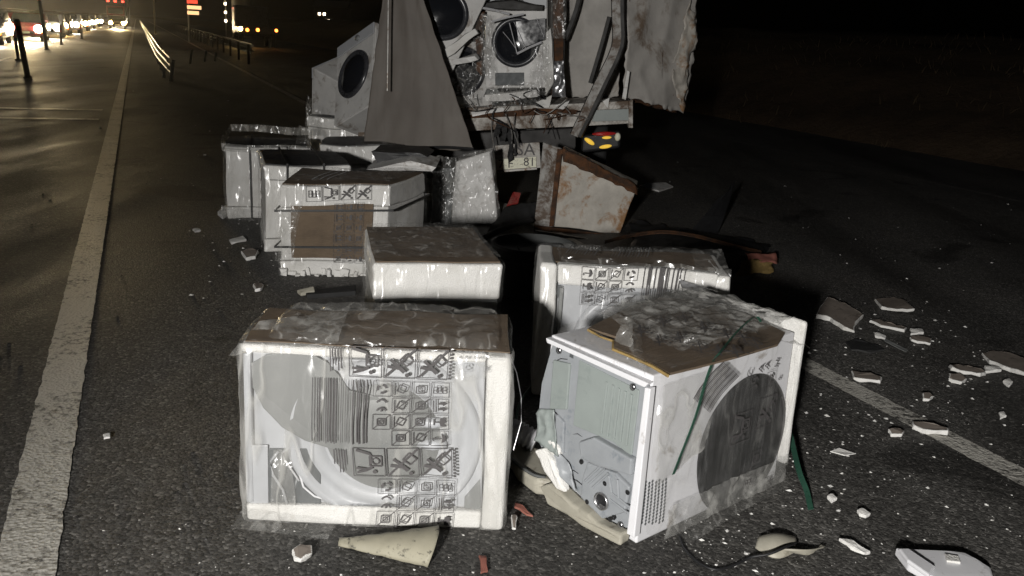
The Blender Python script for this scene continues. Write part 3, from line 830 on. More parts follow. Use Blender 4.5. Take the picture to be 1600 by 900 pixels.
def side_disc(px, py, x, prof, name, matn, parent, n=24, **kw):
    y, z = sd(px, py, x)
    M = Matrix.Translation((x, y, z)) @ Matrix.Rotation(R(-90), 4, 'Y')
    return MB().lathe(prof, n, M).build(name, matn, parent, smooth=True, **kw)
hb = side_disc(939, 783, -0.026, [(0.032, 0.0), (0.031, 0.007), (0.026, 0.008), (0.025, 0.0)], 'bush', 'steel', bp)
side_disc(939, 783, -0.025, [(0.0255, 0.0), (0.001, 0.001)], 'bush_hole', 'black_plastic', hb)
y, z = sd(940, 792, -0.03)
MB().box(-0.032, -0.029, y - 0.014, y + 0.014, z - 0.005, z + 0.006).build('bush_bolt', 'steel', hb, bevel=0.002)
for px, py in ((943, 755), (916, 785), (958, 809), (906, 722), (979, 768), (952, 812)):
    side_disc(px, py, -0.0255, [(0.009, 0.0), (0.001, 0.001)], 'drain_hole', 'black_plastic', bp, n=12)
for px, py in ((872, 547), (990, 604), (970, 820)):
    s = side_disc(px, py, -0.008, [(0.0125, 0.0), (0.012, 0.006), (0.006, 0.008), (0.001, 0.008)], 'screw', 'steel', bp, n=18)
    side_disc(px, py, -0.0175, [(0.0085, 0.0), (0.0045, 0.0006)], 'screw_slot', 'black_plastic', s, n=14)
for k in range(5):
    f0, f1 = k / 5 + 0.02, k / 5 + 0.14
    a, b = (886 + 96 * f0, 551 + 48 * f0), (886 + 96 * f1, 551 + 48 * f1)
    side_poly([a, b, (b[0] - 1, b[1] + 5), (a[0] - 1, a[1] + 5)], -0.0085, 0.003, 'slot', 'recess_grey', bp)
for pts in (((860, 642), (868, 645), (876, 655), (880, 667)), ((876, 742), (883, 735), (895, 736), (902, 741)), ((890, 748), (900, 752), (910, 760)), ((862, 566), (874, 560), (884, 561)), ((894, 678), (902, 677), (909, 682)), ((904, 692), (912, 689), (922, 690)), ((872, 748), (884, 750), (893, 744))):
    MB().tube([(-0.0095, *sd(*q, -0.0095)) for q in pts], [0.002] + [0.0035] * (len(pts) - 2) + [0.0022], 5, flat=0.5).build('crack', 'black_plastic', bp)
# torn lower corner: bent plate scraps and a lump of foam
def sp3(px, py, x): return Vector((x, *sd(px, py, x)))
crumpled('bent_scrap', bp, [sp3(838, 690, -0.03), sp3(872, 715, -0.03), sp3(868, 640, -0.01), sp3(842, 640, -0.01)], 12, 14, 0.012, 'plate_green', 18, 1.0, solid=0.002)
crumpled('bent_scrap', bp, [sp3(845, 715, -0.04), sp3(900, 770, -0.03), sp3(890, 725, -0.014), sp3(855, 690, -0.014)], 12, 12, 0.014, 'plate_blue', 18, 5.0, solid=0.002)
MB().prism([sp3(*q, -0.05) for q in ((836, 706), (848, 702), (862, 722), (872, 748), (880, 770), (868, 764), (850, 740))], (0.035, 0, 0)).build('foam_lump', 'foam', t, bevel=0.008, cuts=2, jitter=0.008, jscale=20)
MB().prism([sp3(*q, -0.03) for q in ((850, 690), (862, 690), (872, 702), (868, 716), (852, 708))], (0.03, 0, 0)).build('foam_lump', 'foam', t, bevel=0.006, cuts=2, jitter=0.008, jscale=24)
MB().prism([(-0.055, 0.012, 0.0), (-0.050, 0.012, 0.040), (-0.05, 0.22, 0.050), (-0.05, 0.36, 0.085), (-0.055, 0.40, 0.05), (-0.055, 0.36, 0.0)], (0.05, 0, 0)).build('foam_sill', 'shell_beige', t, bevel=0.010, seg=3, cuts=3, jitter=0.012, jscale=14)
# door side
cx, cz = RM.front(1160, 692, 0.0)
rv = abs(RM.front(1160, 592, 0.0)[1] - RM.front(1160, 790, 0.0)[1]) / 2
Md = Matrix.Translation((cx, -0.002, cz)) @ Matrix.Rotation(R(90), 4, 'X')
dm = MB().lathe([(rv * 1.0, 0.0), (rv * 0.98, 0.006), (rv * 0.9, 0.009), (rv * 0.6, 0.010), (0.001, 0.011)], 64, Md).build('door', 'door_streaked', t, smooth=True)
vh = MB()
for a in range(7):
    for b in range(13):
        px = 1008 + a * 5.2 - b * 0.5; py = 752 + b * 5.4 - a * 0.6 + (a % 2) * 2.6
        x, z = RM.front(px, py, -0.002)
        vh.prism([(x - 0.0035, -0.003, z), (x, -0.003, z - 0.0052), (x + 0.0035, -0.003, z), (x, -0.003, z + 0.0052)], (0, 0.0025, 0))
vh.build('vent_holes', 'recess_grey', t)
MB().box(0.836, 0.864, -0.020, 0.480, 0.05, 0.632).build('foam_cap', 'foam', t, bevel=0.014, seg=3, cuts=2, jitter=0.006, jscale=8, seed=3)
crumpled('film_fold', t, [Vector((0.10, -0.03, 0.005)), Vector((0.82, -0.03, 0.005)), Vector((0.82, -0.03, 0.11)), Vector((0.12, -0.024, 0.12))], 60, 14, 0.012, 'film_white', 18, 44.0)
crumpled('film_fold', t, [Vector((0.30, 0.36, 0.612)), Vector((0.86, 0.30, 0.615)), Vector((0.86, 0.50, 0.640)), Vector((0.34, 0.50, 0.640))], 46, 14, 0.012, 'film_white', 14, 46.0)
crumpled('film_fold', t, [Vector((0.60, 0.0, 0.60)), Vector((0.88, -0.03, 0.52)), Vector((0.88, 0.34, 0.640)), Vector((0.66, 0.34, 0.640))], 30, 24, 0.012, 'film_white', 12, 48.0)
def tp3(px, py, z): x, y = RM.top(px, py, z); return Vector((x, y, z))
card = [(918, 516), (950, 500), (985, 482), (1030, 468), (1090, 470), (1165, 492), (1228, 522), (1215, 540), (1150, 560), (1092, 576), (1047, 588), (1020, 572), (985, 556), (955, 545), (960, 530)]
MB().prism([tp3(px, py, 0.600) for px, py in card], (0, 0, 0.008)).build('card_top', 'card', t)
te = [(917, 516), (936, 527), (956, 534), (955, 545), (985, 557), (1020, 573), (1046, 589)]
MB().tube([tp3(px, py, 0.605) for px, py in te], 0.005, 6).build('torn_edge', 'yellow_card', t, jitter=0.003, jscale=60)
crumpled('film_fold', t, [(0.16, 0.02, 0.632), (0.84, 0.02, 0.632), (0.84, 0.47, 0.632), (0.22, 0.47, 0.632)], 80, 60, 0.012, 'film_white', 15, 83.0)
film_shell('film', t, 0.05, 0.868, -0.026, 0.492, 0.0, 0.622, r=0.04, amp=0.006, cuts=30, seed=4.0, sag=0.006)
film_shell('film_fold', t, 0.30, 0.84, 0.06, 0.50, 0.50, 0.640, r=0.05, amp=0.016, mats=('film_crumple', 'film_top'), cuts=28, seed=11.0, fs=12, keep='top')
crumpled('film_fold', t, [tp3(962, 532, 0.61), tp3(992, 548, 0.61), tp3(990, 505, 0.665), tp3(968, 508, 0.67)], 18, 18, 0.014, 'film_white', 20, 6.0)
crumpled('film_fold', t, [tp3(985, 545, 0.62), tp3(1015, 592, 0.605), tp3(1000, 520, 0.64), tp3(980, 515, 0.66)], 18, 18, 0.010, 'film_crumple', 18, 8.0)
crumpled('film_fold', t, [Vector((0.05, -0.014, 0.20)), Vector((0.28, -0.026, 0.28)), Vector((0.36, -0.028, 0.57)), Vector((0.04, -0.018, 0.56))], 30, 34, 0.009, 'film_white', 15, 9.0)
crumpled('film_fold', t, [Vector((0.14, -0.10, 0.004)), Vector((0.80, -0.07, 0.004)), Vector((0.80, -0.024, 0.05)), Vector((0.10, -0.020, 0.09))], 40, 8, 0.008, 'film_crumple', 20, 12.0)
def fr3(px, py, y): x, z = RM.front(px, py, y); return Vector((x, y, z))
ik = Ink()
for k in range(15):          # ruled lines of the print, bent where the film folds over the edge
    f = k / 14.0
    pa = [RM.front(1132 + 24 * f - 62 * g_ + 18 * g_ * g_, 566 + 22 * f + 58 * g_, -0.04) for g_ in (0, 0.25, 0.5, 0.75, 1.0)]
    for a, b in zip(pa, pa[1:]): ik.line(a, b, 0.0035 if k % 3 else 0.006)
F1 = lambda u, v: Vector((u, -0.036, v))
def at_front(ink, px, py, s): x, z = RM.front(px, py, -0.036); return (ink, x, z, s, s)
jobs = [(ik, 0, 0, 1, 1), at_front(sym_carry(), 1140, 700, 0.12), at_front(sym_nopush(), 1180, 672, 0.12), at_front(sym_ce(), 1172, 612, 0.055), at_front(sym_recycle(), 1196, 606, 0.06), at_front(sym_box(True), 1170, 735, 0.07), at_front(sym_up(), 1190, 770, 0.06), at_front(sym_stack(), 1160, 770, 0.06)]
ink_part('print', t, jobs, F1)
tx = MB()
for s, px, py, a in (('C', 1172, 583, 80), ('C', 1178, 594, 80), ('A', 1190, 575, 80), ('A', 1200, 570, 80), ('H', 1216, 566, 80), ('s', 1219, 590, 80)):
    x, z = RM.front(px, py, -0.036)
    tx.add(*text_mesh(s, 0.045, Matrix.Translation((x, -0.0365, z)) @ Matrix.Rotation(R(90), 4, 'X') @ Matrix.Rotation(R(a), 4, 'Z')))
tx.build('lettering', 'black_ink', t)['kind'] = 'stuff'
F2 = lambda u, v: Vector((u, v, 0.6520 + 0.004 * noise.noise(Vector((u * 9, v * 9, 0)))))
jobs = []
rn = random.Random(8)
for px, py in ((1000, 520), (1035, 505), (1070, 500), (1062, 530), (1100, 515), (1095, 545), (1135, 525), (1125, 550), (1160, 530), (1150, 552), (1180, 540), (1030, 535)):
    x, y = RM.top(px, py, 0.65); jobs.append((rn.choice((sym_nopush(), sym_box(True), sym_box(True, True))), x - 0.03, y - 0.03, 0.085, 0.085))
ink_part('print', t, jobs, F2)
def ribbon(path, w, side, th=0.0012):
    m = MB(); path = [Vector(p) for p in path]; side = Vector(side).normalized() * (w / 2)
    vs = []; fs = []
    for i, p in enumerate(path):
        tg = (path[min(i + 1, len(path) - 1)] - path[max(i - 1, 0)]).normalized()
        up = side.cross(tg).normalized() * th
        vs += [p - side, p + side, p + side + up, p - side + up]
    for i in range(len(path) - 1):
        for k in range(4): fs.append((i * 4 + k, i * 4 + (k + 1) % 4, (i + 1) * 4 + (k + 1) % 4, (i + 1) * 4 + k))
    fs += [(0, 1, 2, 3), tuple(4 * (len(path) - 1) + k for k in (3, 2, 1, 0))]
    return m.add(vs, fs)
def smooth_path(pts, n=6):
    pts = [Vector(p) for p in pts]; out = []
    for i in range(len(pts) - 1):
        p0, p1, p2, p3 = pts[max(i - 1, 0)], pts[i], pts[i + 1], pts[min(i + 2, len(pts) - 1)]
        for k in range(n):
            s = k / n
            out.append(0.5 * ((2 * p1) + (p2 - p0) * s + (2 * p0 - 5 * p1 + 4 * p2 - p3) * s * s + (3 * p1 - p0 - 3 * p2 + p3) * s ** 3))
    return out + [pts[-1]]
sp = smooth_path([tp3(1190, 503, 0.66), tp3(1182, 495, 0.675), tp3(1160, 510, 0.668), tp3(1140, 530, 0.664), tp3(1122, 555, 0.662), fr3(1114, 566, -0.045), fr3(1104, 596, -0.05), fr3(1093, 640, -0.06), fr3(1080, 676, -0.06), fr3(1064, 712, -0.055), fr3(1052, 740, -0.045)])
ribbon(sp, 0.014, (1, 0, 0)).build('strap', 'strap_green', t)

dent(t, 0.010, 2.6, 9.0)

# ------------------------------------------------------------------ second wrapped machine behind it
RR = Frame(0.118, 3.825, 1.0)
t = thing('packed_washing_machine', 'film-wrapped washing machine with white foam corner, half hidden behind the burst machine', 'washing machine', RR.o, RR.yaw)
MB().box(0.0, 0.075, -0.004, 0.38, 0.0, 0.622).build('foam_cap', 'foam', t, bevel=0.016, seg=3, cuts=2, jitter=0.004)
MB().box(0.078, 0.80, 0.0, 0.06, 0.525, 0.620).build('foam_rail', 'foam', t, bevel=0.012, cuts=2, jitter=0.004)
MB().box(0.078, 0.80, 0.0, 0.06, 0.0, 0.06).build('foam_rail', 'foam', t, bevel=0.012, cuts=2, jitter=0.004)
MB().box(0.795, 0.855, -0.002, 0.36, 0.30, 0.615).build('foam_cap', 'foam', t, bevel=0.014, seg=3, cuts=2, jitter=0.01, jscale=14)
MB().box(0.03, 0.80, 0.09, 0.37, 0.03, 0.60).build('cabinet', 'enamel', t, bevel=0.01)
MB().box(0.078, 0.79, 0.062, 0.088, 0.062, 0.523).build('front_panel', 'panel_pale', t, bevel=0.005)
MB().box(0.092, 0.112, 0.040, 0.061, 0.08, 0.50).build('panel_bead', 'panel_grey', t, bevel=0.005)
pl = [RR.front(px, py, 0.05) for px, py in ((860, 446), (880, 450), (862, 480))]
MB().prism([(x, 0.050, z) for x, z in pl], (0, 0.01, 0)).build('corner_patch', 'recess_grey', t)
Md = Matrix.Translation((0.42, 0.060, 0.24)) @ Matrix.Rotation(R(90), 4, 'X')
dm = MB().lathe([(0.255, 0.0), (0.25, 0.016), (0.235, 0.024), (0.215, 0.02), (0.20, 0.008)], 64, Md).build('door_ring', 'panel_pale', t, smooth=True)
MB().lathe([(0.20, 0.008), (0.14, 0.024), (0.001, 0.030)], 48, Md).build('door_glass', 'door_dark', dm, smooth=True)
MB().box(0.02, 0.83, 0.065, 0.37, 0.606, 0.616).build('card_top', 'card', t, cuts=3, jitter=0.005, jscale=5)
film_shell('film', t, -0.008, 0.850, -0.014, 0.395, 0.0, 0.632, r=0.03, amp=0.005, cuts=26, seed=21.0, sag=0.006)
film_shell('film_fold', t, 0.10, 0.82, 0.04, 0.39, 0.50, 0.645, r=0.05, amp=0.010, mats=('film_crumple', 'film_top'), cuts=26, seed=27.0, fs=12, keep='top')
crumpled('film_fold', t, [Vector((0.62, -0.03, 0.40)), Vector((0.84, -0.03, 0.36)), Vector((0.86, 0.05, 0.64)), Vector((0.66, 0.02, 0.60))], 24, 22, 0.016, 'film_crumple', 16, 2.2)
crumpled('film_fold', t, [Vector((0.70, 0.0, 0.60)), Vector((0.86, 0.0, 0.60)), Vector((0.87, 0.30, 0.655)), Vector((0.72, 0.30, 0.64))], 20, 18, 0.014, 'film_crumple', 18, 5.2)
x, z = RR.front(1100, 458, -0.02)
MB().prism([(x - 0.12, -0.03, z + 0.05), (x + 0.06, -0.045, z + 0.02), (x + 0.06, -0.045, z - 0.012), (x - 0.10, -0.03, z + 0.015)], (0, 0.012, 0)).build('bracket', 'steel', t, bevel=0.003)
for k in (0.02, 0.045):
    MB().lathe([(0.005, 0.0), (0.001, 0.001)], 10, Matrix.Translation((x + k, -0.0465, z + 0.006)) @ Matrix.Rotation(R(90), 4, 'X')).build('bracket_hole', 'black_plastic', t)
F3 = lambda u, v: Vector((u, -0.0215, v))
x0, z0 = RR.front(905, 478, -0.02)
i = Ink()
rows = [[sym_umbrella(), sym_box(True), sym_box(True, True), sym_recycle()], [sym_fragile(), sym_box(True, True), sym_box(True), sym_ce()], [sym_up(), sym_box(False, True), sym_box(True), sym_box(True)]]
for r, row in enumerate(rows):
    for c, s in enumerate(row): i.put(s, c * 0.062, 0.122 - r * 0.060, 0.058)
rn = random.Random(3)
k = 0.27
while k < 0.46:
    i.line((k, 0.02 + (k - 0.27) * 0.25), (k, 0.185), rn.choice((0.003, 0.005, 0.008))); k += rn.choice((0.009, 0.013, 0.02))
ink_part('print', t, [(i, x0, z0, 1, 1)], F3)
F4 = lambda u, v: Vector((u, v, 0.6525))
i = Ink()
for k in range(22): i.line((0.12 + k * 0.014 + (0.06 if k > 9 else 0), 0.10), (0.17 + k * 0.014 + (0.06 if k > 9 else 0), 0.32), 0.003 if k % 3 else 0.006)
ink_part('print', t, [(i, 0, 0, 1, 1)], F4, 'grey_ink')

dent(t, 0.014, 3.0, 15.0)

# ------------------------------------------------------------------ packed boxes behind
def packed_box(fr, W, Dp, H, label, cap_h=0.12, body='enamel_dirty', group=None, straps=(), top='card', film='film', seed=0.0, cat='washing machine', name='packed_washing_machine', foot=True, sag=0.01, topfilm='film_top', face='foam'):
    t = thing(name, label, cat, fr.o, fr.yaw, group)
    MB().box(0.0, W, 0.0, Dp, H - cap_h, H).build('foam_cap', 'foam', t, bevel=0.013, seg=3, cuts=3, jitter=0.005, jscale=9, seed=seed)
    MB().box(0.008, W - 0.008, 0.008, Dp - 0.008, 0.10 if foot else 0.0, H - cap_h - 0.003).build('cabinet', body, t, bevel=0.008, cuts=3)
    if foot: MB().box(0.0, W, 0.0, Dp, 0.0, 0.097).build('foam_foot', 'foam', t, bevel=0.013, seg=3, cuts=3, jitter=0.010, jscale=12, seed=seed + 3)
    MB().box(0.012, W - 0.012, 0.012, Dp - 0.012, H + 0.002, H + 0.008).build('card_top', top, t, cuts=2, jitter=0.003, jscale=5)
    film_shell('film', t, -0.010, W + 0.010, -0.010, Dp + 0.010, 0.0, H + 0.014, r=0.025, amp=0.006, mats=(film, topfilm), cuts=22, seed=seed, sag=sag)
    for kind, pos in straps:
        if kind == 'band':       # level band round the box
            m = MB()
            m.box(-0.0178, W + 0.0178, -0.0178, -0.0160, pos - 0.007, pos + 0.007); m.box(-0.0178, W + 0.0178, Dp + 0.0160, Dp + 0.0178, pos - 0.007, pos + 0.007)
            m.box(-0.0178, -0.0160, -0.0178, Dp + 0.0178, pos - 0.007, pos + 0.007); m.box(W + 0.0160, W + 0.0178, -0.0178, Dp + 0.0178, pos - 0.007, pos + 0.007)
        else:                    # upright band over the top
            m = MB()
            m.box(pos - 0.007, pos + 0.007, -0.0178, -0.0160, 0.0, H + 0.022); m.box(pos - 0.007, pos + 0.007, Dp + 0.0160, Dp + 0.0178, 0.0, H + 0.022)
            m.box(pos - 0.007, pos + 0.007, -0.020, Dp + 0.020, H + 0.0225, H + 0.0245)
        m.build('strap', 'strap_black', t)
    return t
MID = Frame(-0.607, 3.75, 13.0)
t = packed_box(MID, 0.575, 0.74, 0.600, 'shrink-wrapped machine with thick white foam cap, right behind the front left machine', cap_h=0.165, seed=31, sag=0.006, body='panel_grey')
crumpled('film_fold', t, [(-0.03, 0.02, 0.05), (-0.02, 0.30, 0.05), (-0.02, 0.30, 0.60), (-0.025, -0.01, 0.605)], 22, 30, 0.014, 'film_crumple', 15, 14.0)
crumpled('film_fold', t, [(0.01, 0.01, 0.622), (0.565, 0.01, 0.622), (0.565, 0.73, 0.622), (0.01, 0.73, 0.622)], 70, 80, 0.010, 'film_crumple', 16, 77.0)
crumpled('film_fold', t, [(0.0, 0.10, 0.622), (0.12, 0.08, 0.622), (0.10, 0.30, 0.63), (0.0, 0.32, 0.63)], 16, 16, 0.010, 'film_crumple', 20, 17.0)
dent(t, 0.012, 3.0, 21.0)
BR = Frame(-1.515, 5.64, 9.0)
t = thing('packed_washing_machine', 'wrapped machine with a brown cardboard patch and two black straps', 'washing machine', BR.o, BR.yaw)
plan = [(0.0, 0.0), (0.70, 0.0), (0.955, 0.60), (0.08, 0.62)]
def ring_at(z, g=0.0):
    c = Vector((0.43, 0.3, 0))
    return [Vector((x, y, z)) + (Vector((x, y, 0)) - c).normalized() * g for x, y in plan]
MB().prism(ring_at(0.460), (0, 0, 0.14)).build('foam_cap', 'foam', t, bevel=0.013, seg=3, cuts=3, jitter=0.005, jscale=9)
MB().prism(ring_at(0.10, -0.008), (0, 0, 0.357)).build('cabinet', 'foam', t, bevel=0.008, cuts=3)
MB().prism(ring_at(0.0), (0, 0, 0.097)).build('foam_foot', 'foam', t, bevel=0.013, seg=3, cuts=3, jitter=0.010, jscale=12)
MB().prism(ring_at(0.602, -0.016), (0, 0, 0.006)).build('card_top', 'card', t, cuts=3, jitter=0.003, jscale=5)
for k, m_ in ((0, 'film'), (1, 'film')):
    lo, hi = ring_at(0.0, 0.014), ring_at(0.612, 0.014)
    crumpled('film', t, [lo[k], lo[k + 1], hi[k + 1], hi[k]], 40, 36, 0.004, m_, 9, 70.0 + k)
for z in (0.44, 0.20):
    rg = ring_at(z, 0.040)
    m = MB()
    for k in range(4):
        p, q = rg[k], rg[(k + 1) % 4]; n_ = Vector(((q - p).y, -(q - p).x, 0)).normalized() * 0.0016
        m.add([p - n_ + Vector((0, 0, -.007)), q - n_ + Vector((0, 0, -.007)), q - n_ + Vector((0, 0, .007)), p - n_ + Vector((0, 0, .007)), p + n_ + Vector((0, 0, -.007)), q + n_ + Vector((0, 0, -.007)), q + n_ + Vector((0, 0, .007)), p + n_ + Vector((0, 0, .007))], [(0, 1, 2, 3), (4, 7, 6, 5), (0, 4, 5, 1), (3, 2, 6, 7)])
    m.build('strap', 'strap_black', t)
x0, z1 = BR.front(455, 318, -0.012); x1, z0 = BR.front(583, 404, -0.012)
MB().box(x0, x1, -0.0165, -0.0125, z0, z1).build('card_patch', 'card', t, cuts=6, jitter=0.0015)
i = Ink()
for k, s in enumerate((sym_stack(), sym_carry(), sym_nopush(), sym_nopush(1))): i.put(s, k * 0.105, 0, 0.10)
xa, za = BR.front(478, 312, -0.022)
jobs = [(i, xa, za, 1, 1)]
i2 = Ink(); rn = random.Random(11)
for r in range(6):
    for c in range(3): i2.put(rn.choice((sym_recycle(), sym_box(True), sym_box(True, True), sym_up(), sym_fragile())), c * 0.066, -r * 0.066, 0.060)
xa, za = BR.front(522, 332, -0.022); jobs.append((i2, xa, za, 1, 1))
ink_part('print', t, jobs, lambda u, v: Vector((u, -0.0275, v)))
i = Ink()
for k in range(3): i.line((0.20 + k * 0.05, 0.10), (0.30 + k * 0.05, 0.50), 0.008)
ink_part('print', t, [(i, 0, 0, 1, 1)], lambda u, v: Vector((u, v, 0.622)), 'enamel')
crumpled('film_fold', t, [(-0.03, -0.015, 0.10), (0.08, -0.026, 0.10), (0.16, -0.026, 0.58), (-0.03, -0.015, 0.60)], 16, 26, 0.012, 'film_crumple', 15, 19.0)
crumpled('film_fold', t, [(0.01, 0.01, 0.626), (0.70, 0.01, 0.626), (0.93, 0.59, 0.626), (0.09, 0.60, 0.626)], 60, 60, 0.010, 'film_crumple', 14, 79.0)
rn = random.Random(5)
fm = MB()
for k in range(16):
    x = 0.0 + k * 0.044 + rn.uniform(-.012, .012); w = 0.02 + rn.random() * 0.03
    fm.box(x, x + w, -0.015 - rn.random() * 0.03, 0.03, 0.0, 0.008 + rn.random() * 0.045)
fm.build('foam_teeth', 'foam', t, bevel=0.005, cuts=1, jitter=0.014, jscale=30)
dent(t, 0.016, 2.6, 25.0)
B6 = Frame(-1.775, 6.20, 18.0)
t = packed_box(B6, 0.60, 0.80, 0.620, 'tall white foam box with a golden lit film edge, left of the cardboard-patched one', cap_h=0.10, straps=(('over', 0.16), ('over', 0.42)), seed=51, body='foam', top='black_plastic')  # black lid puts the shade over the card top into its colour
crumpled('film_fold', t, [(-0.025, 0.02, 0.02), (-0.020, 0.20, 0.02), (-0.020, 0.20, 0.60), (-0.03, -0.02, 0.62)], 12, 34, 0.016, 'film_crumple', 16, 23.0)
dent(t, 0.020, 2.6, 31.0)
B7 = Frame(-2.395, 7.27, 15.0)
t = packed_box(B7, 0.67, 0.62, 0.600, 'leftmost white foam box with one black upright strap and film tented over its top', cap_h=0.02, straps=(('over', 0.20),), seed=61, body='foam', top='black_plastic')  # black lid paints in the dark inside of the open box
rim = [(-0.02, -0.02, 0.61), (0.69, -0.02, 0.61), (0.69, 0.64, 0.68), (0.02, 0.64, 0.70)]
for k in range(4):
    a, b = Vector(rim[k]), Vector(rim[(k + 1) % 4])
    crumpled('film_fold', t, [a + Vector((0, 0, -0.05)), b + Vector((0, 0, -0.05)), b + Vector((0, 0, 0.01)), a + Vector((0, 0, 0.015))], 22, 5, 0.010, 'film_white', 14, 30.0 + k)
crumpled('film_fold', t, [(-0.04, -0.05, 0.01), (0.30, -0.16, 0.01), (0.30, -0.03, 0.06), (-0.04, -0.02, 0.12)], 16, 8, 0.010, 'film_crumple', 18, 37.0)
crumpled('film_fold', t, [(0.52, -0.03, 0.40), (0.66, -0.03, 0.40), (0.70, 0.30, 0.70), (0.60, 0.30, 0.74)], 10, 22, 0.012, 'film_crumple', 15, 39.0)
dent(t, 0.022, 2.6, 35.0)
B8 = Frame(*D(497, 262, 7.75)[:2], 5.0)
t = packed_box(B8, 0.74, 0.60, 0.600, 'crushed white foam box with dark lid in the middle of the pile', cap_h=0.16, seed=71, body='foam', top='black_plastic')
dent(t, 0.035, 2.8, 39.0)
B9 = Frame(*D(480, 262, 8.75)[:2], -4.0)
t = packed_box(B9, 0.86, 0.45, 0.72, 'low dark-topped foam box at the back, beneath the tilted machines', cap_h=0.10, seed=81, body='foam', top='black_plastic')
crumpled('film_fold', t, [(0.0, -0.03, 0.62), (0.16, -0.03, 0.62), (0.13, 0.1, 0.78), (0.0, 0.0, 0.92)], 14, 18, 0.03, 'film_crumple', 9, 43.0)
dent(t, 0.03, 2.6, 43.0)
# loose sheets lying over the boxes
m = MB().prism([D(px, py, 6.95) for px, py in ((572, 265), (640, 251), (682, 262), (676, 268))], (0, 0.35, 0.03))
solo(m, 'plastic_sheet', 'enamel_dirty', 'thin white broken sheet lying over the crushed box', 'sheet', cuts=2, jitter=0.01, jscale=6)
m = MB().prism([D(px, py, 7.15) for px, py in ((580, 236), (655, 240), (668, 246), (590, 252))], (0.03, 0.30, 0.02))
solo(m, 'plastic_sheet', 'black_plastic', 'dark splintered sheet between the crushed box and the tarp', 'sheet', cuts=2, jitter=0.015, jscale=6)

# ------------------------------------------------------------------ film-wrapped slab and crumpled film right of the cardboard-patched box
bs = G(742, 352)
t = thing('wrapped_block', 'upright block wrapped in greyish film, between the strapped box and the number plate', 'block', bs)
def wp(px, py, y): return D(px, py, y) - bs
MB().prism([wp(704, 352, bs.y), wp(779, 350, bs.y), wp(766, 236, bs.y + 0.04), wp(712, 252, bs.y + 0.04)], (0.02, 0.24, 0)).build('slab_core', 'enamel_dirty', t, bevel=0.012, cuts=3, jitter=0.010, jscale=7)
crumpled('film', t, [wp(700, 354, bs.y - 0.02), wp(783, 352, bs.y - 0.02), wp(768, 230, bs.y + 0.0), wp(706, 246, bs.y + 0.0)], 30, 34, 0.016, 'film_crumple', 9, 3.0, edge=0.02)
crumpled('film', t, [wp(764, 240, bs.y + 0.0), wp(783, 352, bs.y - 0.02), wp(783, 352, bs.y + 0.26), wp(766, 236, bs.y + 0.26)], 16, 16, 0.012, 'film_crumple', 9, 5.0)
b2 = G(688, 356)
t = thing('crumpled_film', 'bundle of crumpled clear film stuffed beside the strapped box', 'plastic film', b2)
def wq(px, py, y): return D(px, py, y) - b2
crumpled('film_sheet', t, [wq(668, 352, b2.y), wq(712, 352, b2.y), wq(714, 248, b2.y), wq(668, 244, b2.y)], 30, 34, 0.05, 'film_crumple', 8, 8.0, edge=0.03)
crumpled('film_sheet', t, [wq(672, 350, b2.y + 0.10), wq(706, 350, b2.y + 0.12), wq(716, 262, b2.y + 0.1), wq(676, 250, b2.y + 0.08)], 26, 30, 0.05, 'film_crumple', 10, 9.0, edge=0.03)
MB().prism([wq(674, 352, b2.y + 0.16), wq(704, 352, b2.y + 0.16), wq(704, 262, b2.y + 0.16), wq(676, 258, b2.y + 0.16)], (0, 0.08, 0)).build('torn_board', 'recess_grey', t, cuts=2, jitter=0.02, jscale=8)

# ------------------------------------------------------------------ rusty white metal box
b3 = G(900, 362)
t = thing('rusty_metal_box', 'rust-edged white sheet metal box standing in front of the tail light', 'metal box', b3)
def wr(px, py, y): return D(px, py, y) - b3
Y3 = b3.y
def patch(pts, th, name, matn, parent, off, **kw):
    o = MB().prism([p - off for p in pts], th).build(name, matn, parent, **kw); return o
MB().prism([wr(864, 354, Y3 - .02), wr(968, 367, Y3 + .05), wr(995, 291, Y3 + .10), wr(876, 234, Y3)], (0.05, 0.30, 0)).build('front_sheet', 'rusty_white', t, bevel=0.008, cuts=4, jitter=0.012, jscale=5)
MB().prism([wr(834, 354, Y3 - .04), wr(863, 354, Y3 - .06), wr(875, 232, Y3 - .04), wr(848, 222, Y3 + .02)], (0.02, 0.03, 0)).build('side_flange', 'grey_paint_chipped', t, bevel=0.005, cuts=2, jitter=0.006, jscale=6)
MB().prism([wr(858, 354, Y3 - .065), wr(865, 354, Y3 - .065), wr(879, 234, Y3 - .045), wr(871, 232, Y3 - .045)], (0, 0.03, 0)).build('rust_seam', 'rust', t, bevel=0.003)
crumpled('torn_lip', t, [wr(880, 252, Y3 - .035), wr(995, 303, Y3 + .06), wr(994, 288, Y3 + .10), wr(880, 231, Y3 - .02)], 26, 8, 0.012, 'rust', 14, 3.0, solid=0.004, edge=0.018)
MB().prism([wr(834, 352, Y3 - .085), wr(960, 368, Y3 - .04), wr(958, 374, Y3 - .04), wr(834, 361, Y3 - .085)], (0, 0.03, 0)).build('bottom_rail', 'rust', t, bevel=0.004)
MB().prism([wr(836, 360, Y3 - .30), wr(946, 378, Y3 - .26), wr(944, 386, Y3 - .26), wr(836, 366, Y3 - .30)], (0, 0.04, 0)).build('bottom_rail', 'grey_paint_chipped', t, bevel=0.004)

